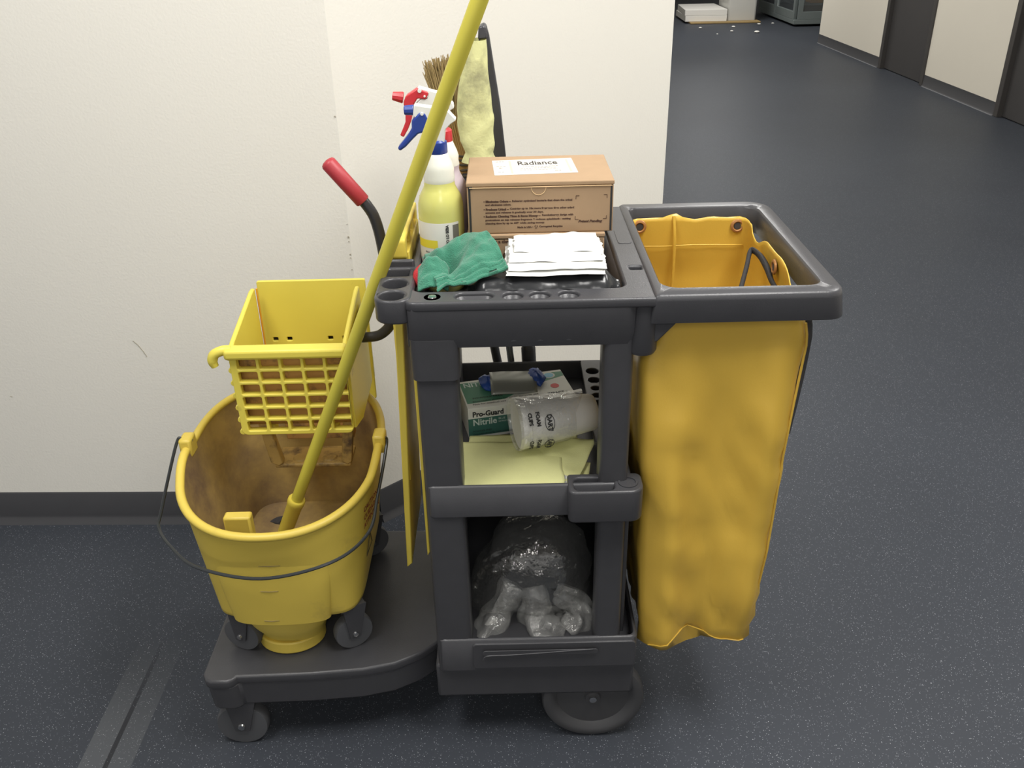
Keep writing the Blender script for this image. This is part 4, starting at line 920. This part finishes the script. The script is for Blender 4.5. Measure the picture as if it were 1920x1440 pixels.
# foam cups
cu_ = thing('foam_cup_sleeve', 'stack of white foam cups in a torn printed plastic sleeve', 'cups', (0.075, 1.375, 0.605))
e0, e1 = Vector((0.008, 1.368, 0.668)), Vector((0.148, 1.405, 0.664)); ax = (e1 - e0); MC = basis(e0, Vector((0, 0, 1)).cross(ax), (0, 0, 1))
MC = basis(e0, (ax.cross(Vector((0, 0, 1)))), Vector((0, 0, 1)))
if (MC.to_3x3() @ Vector((0, 0, 1))).dot(ax) < 0: MC = basis(e0, -(ax.cross(Vector((0, 0, 1)))), Vector((0, 0, 1)))
Lc = ax.length
MB().lathe([(0.0, 0.004), (0.040, 0.002), (0.0465, 0.0), (0.0475, 0.003), (0.0460, 0.008), (0.044, 0.05), (0.034, Lc - 0.006), (0.031, Lc), (0.0, Lc - 0.002)], 40, MC).build('foam_cup', FOAM, cu_, ang=45)
for k in range(5): MB().lathe([(0.0455 - k * 0.0012, 0.012 + k * 0.009), (0.0466 - k * 0.0012, 0.0145 + k * 0.009), (0.0452 - k * 0.0012, 0.017 + k * 0.009)], 40, MC).build('cup_lip', FOAM, cu_)
def slv(u, v):
    t = 2 * PI * u; z = lerp(-0.006, 0.098 + 0.03 * max(0, math.sin(t + 0.6)), v); r = lerp(0.0485, 0.042, v) + 0.0025 * nz(math.cos(t) * 3, math.sin(t) * 3, v * 7) + 0.006 * max(0, nz(math.cos(t) * 2 + 4, math.sin(t) * 2, v * 4)) * v
    return MC @ Vector((r * math.cos(t), r * math.sin(t), z))
MB().grid(slv, 60, 20).build('plastic_sleeve', CLEARW, cu_, ang=80)
# sleeve print, wrapped around the cups, reading towards their axis
axn = ax.normalized(); side_ = axn.cross(Vector((0, 0, 1))).normalized()
side_ = side_ if side_.y < 0 else -side_
def sleeve_print(s, along, ang_, size, ring=False):
    n_ = side_ * math.cos(ang_) + Vector((0, 0, 1)) * math.sin(ang_)
    t_ = -side_ * math.sin(ang_) + Vector((0, 0, 1)) * math.cos(ang_)
    r = 0.0505 - along * 0.06; c_ = e0 + axn * along + n_ * r
    M_ = basis(c_, -t_, axn)
    text(s, size, M_, INKB, cu_, align='CENTER', weight=0.0005)
    if ring:
        MB().tube([c_ + t_ * (0.0145 * math.cos(2 * PI * k / 24)) + axn * (size * 0.33 + 0.0085 * math.sin(2 * PI * k / 24)) for k in range(25)], 0.0006, 6).build('logo_ring', INKB, cu_)
sleeve_print('DART', 0.044, 0.42, 0.0115, True); sleeve_print('DART', 0.044, -0.55, 0.0115, True)
for a_ in (0.62, -0.42):
    sleeve_print('FOAM', 0.024, a_ - 0.02, 0.0095); sleeve_print('CUPS', 0.010, a_, 0.0095)
# yellow dust cloths
def sheet(name, label, c4, nu=24, nv=16, wav=0.003, seed=0, th=0.0012, fn=None):
    P = [Vector(p) for p in c4]
    def f(u, v):
        p = (P[0] * (1 - u) + P[1] * u) * (1 - v) + (P[3] * (1 - u) + P[2] * u) * v
        p = p + Vector((0, 0, wav * nz(u * 4 + seed, v * 4, seed)))
        if fn: p = p + Vector((0, 0, fn(u, v)))
        return p
    o = MB().grid(f, nu, nv).build(name, CLOTHY, solid=th, ang=80)
    return tag(o, label, 'cloth', 'yellow dust cloths on the middle shelf')
def folded(u, v):
    # a cloth folded over: its rounded fold faces the viewer
    y = 1.258; z = 0.593
    if v < 0.5:
        s = v / 0.5; yy = lerp(1.400, 1.262, s); zz = 0.606 + 0.003 * math.sin(PI * s) + 0.004 * (1 - s)
    else:
        s = (v - 0.5) / 0.5; a = -PI / 2 + 0
        yy = lerp(1.262, 1.40, s); zz = lerp(0.6055, 0.597, min(1, s * 3)) - 0.002 * math.sin(PI * min(1, s * 3))
    x = lerp(-0.093, 0.086 + 0.012 * nz(0, yy * 20, 2), u)
    return (x, yy, zz + 0.0025 * nz(u * 4, yy * 16, 4) + 0.010 * max(0, u - 0.75) * (1.39 - yy) * 8 * 0.4)
tag(MB().grid(folded, 30, 40).build('dust_cloth', CLOTHY, solid=0.0012, ang=60), 'large folded pale yellow dust cloth at the front of the middle shelf', 'cloth', 'yellow dust cloths on the middle shelf')
sheet('dust_cloth', 'yellow dust cloth whose pointed corner sticks out towards the cup ledge', [(0.030, 1.275, 0.602), (0.112, 1.282, 0.602), (0.152, 1.382, 0.622), (0.03, 1.41, 0.614)], seed=2, wav=0.005)
sheet('dust_cloth', 'yellow dust cloth lying under the foam cups', [(-0.086, 1.33, 0.606), (0.118, 1.335, 0.607), (0.120, 1.425, 0.612), (-0.082, 1.43, 0.606)], seed=5, wav=0.003)
sheet('dust_cloth', 'lowest yellow dust cloth, only its right tip showing near the front post', [(-0.03, 1.275, 0.5935), (0.132, 1.30, 0.599), (0.138, 1.335, 0.602), (-0.02, 1.37, 0.594)], seed=8, wav=0.002)
ps = MB().grid(lambda u, v: Vector((lerp(0.088, 0.138, u) , lerp(1.262, 1.292, v) - 0.01 * u, 0.594 + 0.003 * nz(u * 4, v * 4, 0) + 0.012 * v * (1 - u))), 10, 8).build('paper_scrap', PAPER, solid=0.001)
tag(ps, 'scrap of crumpled white paper beside the yellow cloths', 'paper')

# ================================================================== BOTTOM SHELF: CLEAR BAG
pb = thing('clear_plastic_bag', 'puffed clear plastic bag with knotted ends on the bottom shelf', 'bag', (0.02, 1.36, 0.25))
hood = [(872, 1100), (905, 1040), (945, 985), (985, 975), (1050, 970), (1082, 990), (1100, 1025), (1106, 1070), (1098, 1110), (1060, 1125), (1000, 1130), (940, 1120), (900, 1125), (878, 1118)]
hc = at(995, 1058, 1.37)
hpts = [at(u, v, 1.37) for u, v in hood]
hpts = spline(hpts + [hpts[0]], 6)[:-1]
def hoodpt(i, v):
    o = hpts[i % len(hpts)]; t = PI * v
    d = o - hc; p_ = hc + d * (math.sin(t) ** 0.7) + Vector((0, -0.085 * math.cos(t), 0))
    n_ = 0.010 * nz(p_.x * 22, p_.y * 22, p_.z * 22) + 0.005 * nz(p_.x * 60, p_.y * 60, p_.z * 60)
    return p_ + d.normalized() * n_ * math.sin(t) + Vector((0, n_ * 0.8, 0))
nh = len(hpts)
hm = MB(); hm.loft([[hoodpt(i, v) for i in range(nh)] for v in [k / 22 for k in range(1, 22)]], True, True)
hm.build('puffed_film', CLEAR, pb, ang=80)
def bunch(path, rad, name, m, seed, fl=1.0, amp=0.3):
    path = spline(path, 7); n = 28; loops_ = []; N_ = len(path)
    for i, p_ in enumerate(path):
        t = (path[min(i + 1, N_ - 1)] - path[max(0, i - 1)]).normalized(); u_ = t.cross(Vector((0, 1, 0))).normalized(); v_ = t.cross(u_); r = interp(rad, i / (N_ - 1))
        lp = []
        for k in range(n):
            a = 2 * PI * k / n; kk = 1 + amp * nz(math.cos(a) * 2.4 + seed, math.sin(a) * 2.4, i * 0.22) + 0.12 * math.sin(a * 5 + seed + i * 0.1)
            lp.append(p_ + u_ * (math.cos(a) * r * kk) + v_ * (math.sin(a) * r * kk * fl))
        loops_.append(lp)
    MB().loft(loops_).build(name, m, pb, ang=80)
bunch([at(965, 1095, 1.36), at(945, 1130, 1.34), at(925, 1170, 1.31), at(908, 1200, 1.29)], [(0, 0.026), (0.4, 0.024), (0.75, 0.032), (1, 0.030)], 'knotted_end', CLEARW, 1)
bunch([at(1000, 1100, 1.36), at(1005, 1130, 1.34), at(1012, 1165, 1.31), at(1035, 1188, 1.29), at(1055, 1195, 1.285)], [(0, 0.022), (0.4, 0.032), (0.75, 0.036), (1, 0.022)], 'knotted_end', CLEARW, 4)
bunch([at(1045, 1110, 1.36), at(1080, 1130, 1.335), at(1085, 1160, 1.31), at(1062, 1185, 1.29)], [(0, 0.018), (0.4, 0.026), (0.75, 0.028), (1, 0.022)], 'knotted_end', CLEARW, 9)
wl = at(925, 1160, 1.315); wl2 = at(900, 1203, 1.30)
MB().tube([wl, lerp(wl, wl2, 0.5), wl2], [0.010, 0.014, 0.013], 12, flat=0.6).build('white_wad', PAPER, pb)
wm = at(1062, 1172, 1.315)
MB().grid(lambda u, v: wm + Vector((0.011 * math.cos(2 * PI * u) * math.sin(PI * v), 0.01 * math.sin(2 * PI * u) * math.sin(PI * v), 0.013 * math.cos(PI * v))) * (1 + 0.3 * nz(u * 5, v * 5, 2)), 16, 10).build('white_wad', PAPER, pb)

# ================================================================== FAR END OF THE PASSAGE
pal = tag(BX(2.66, 3.66, 13.52, 14.6, 0.001, 0.022).build('cardboard_sheet', mat('pallet_wood', '#9c8458', 0.8, var=0.15), bevel=0.004), 'flat cardboard sheet under the white boards at the far end', 'cardboard')
fnames = ['lower of the thick white foam boards at the far end of the passage', 'upper of the thick white foam boards at the far end of the passage']
for k in range(2):
    dx = 0.02 * (k % 3); z = 0.063 + k * 0.0805
    tag(MB().prism([(2.60 - 0.03 * k + dx, 13.62, z), (3.19, 13.60 + 0.01 * k, z), (3.19, 14.5, z), (2.62 + dx, 14.5, z)], (0, 0, 0.039)).build('foam_board', FOAM, bevel=0.004), fnames[k], 'board', 'foam boards at the far end of the passage')
wc_ = thing('wrapped_carton', 'tall carton wrapped in clear film standing at the far end of the passage', 'box', (3.36, 13.9, 0.023))
BX(3.23, 3.60, 13.66, 14.3, 0.024, 1.3).build('carton_body', mat('pale_carton', '#b8b4a8', 0.8, var=0.08), wc_, bevel=0.01)
MB().loft([L3(rr(3.215 - e, 3.615 + e, 13.645 - e, 14.315 + e, 0.03, 3), z) for z, e in ((0.024, 0.0), (0.12, 0.002), (0.3, 0.002), (0.8, 0.004), (1.32, 0.0))], False, True).build('stretch_film', WRAP, wc_)
cabx = thing('glass_cabinet', 'grey framed glass door cabinet beyond the end of the right wall', 'cabinet', (4.4, 13.9, 0))
GREYC = mat('cabinet_grey', '#6f7776', 0.5, var=0.05)
PANE = film('cabinet_glass', 0.10, 0.05, 2, base=(0.3, 0.33, 0.35, 1), tr=(0.75, 0.78, 0.8, 1))
cO = Vector((3.955, 12.95, 0))
BX(3.955, 5.2, 12.95, 14.85, 0.03, 0.09).build('plinth', GREYC, cabx, bevel=0.005)
BX(3.985, 5.2, 13.0, 14.8, 0.10, 0.13).build('shelf', GREYC, cabx, bevel=0.004)
BX(3.955, 5.2, 12.95, 14.85, 1.95, 2.0).build('cabinet_top', GREYC, cabx, bevel=0.005); BX(5.15, 5.2, 12.95, 14.85, 0.09, 1.95).build('cabinet_back', DOORM, cabx)
BX(4.0, 5.15, 14.80, 14.85, 0.09, 1.95).build('cabinet_side', DOORM, cabx)
def gdoor(p, q):
    d = (q - p); Ld = d.length; M_ = basis((p.x, p.y, 0), d, (0, 0, 1))
    o = plate('glass_door', [rr(0.005, Ld - 0.005, 0.09, 1.95, 0.004, 2), rr(0.075, Ld - 0.075, 0.19, 1.87, 0.01, 2)], -0.02, 0.02, GREYC, cabx, 0.004, M_)
    plate('pane', [rr(0.07, Ld - 0.07, 0.185, 1.875, 0.002, 2)], -0.003, 0.003, PANE, o, 0, M_)
gdoor(Vector((3.975, 14.85, 0)), Vector((3.975, 13.92, 0))); gdoor(Vector((3.975, 13.90, 0)), Vector((3.975, 12.97, 0))); gdoor(Vector((3.995, 12.97, 0)), Vector((5.2, 12.97, 0)))
ob_ = BX(4.19, 4.36, 13.06, 13.30, 0.285, 0.40).build('orange_parcel', mat('orange_card', '#d08a30', 0.7), bevel=0.01); tag(ob_, 'orange parcel on a shelf inside the glass cabinet', 'parcel')
BX(4.0, 5.15, 13.02, 14.78, 0.262, 0.284).build('shelf', GREYC, cabx)
for k, (u, v, s) in enumerate(((1313, 52, 0.024), (1345, 63, 0.012), (1372, 58, 0.022), (1375, 50, 0.026), (1419, 60, 0.034), (1423, 45, 0.026), (1449, 43, 0.018))):
    p = atz(u, v, 0.01)
    o = MB().grid(lambda a, b: p + Vector((s * (1 + 0.4 * nz(a * 3, b * 3, k)) * math.cos(2 * PI * a) * math.sin(PI * b), s * 1.1 * math.sin(2 * PI * a) * math.sin(PI * b), 0.010 + s * 0.4 * math.cos(PI * b))), 10, 6).build('foam_scrap', FOAM, smooth=False)
    zmin = min(v_.co.z for v_ in o.data.vertices); o.location.z = -zmin + 0.0005
    tag(o, ['small white foam scrap in front of the stacked boards', 'tiny white foam crumb nearest the viewer on the far floor', 'white foam scrap below the wrapped carton, the nearer of two', 'white foam scrap below the wrapped carton, the farther of two', 'largest white foam scrap lying on the far floor', 'white foam scrap at the right corner of the cardboard sheet', 'white foam scrap beside the foot of the glass cabinet'][k], 'scrap', 'foam scraps on the far floor')
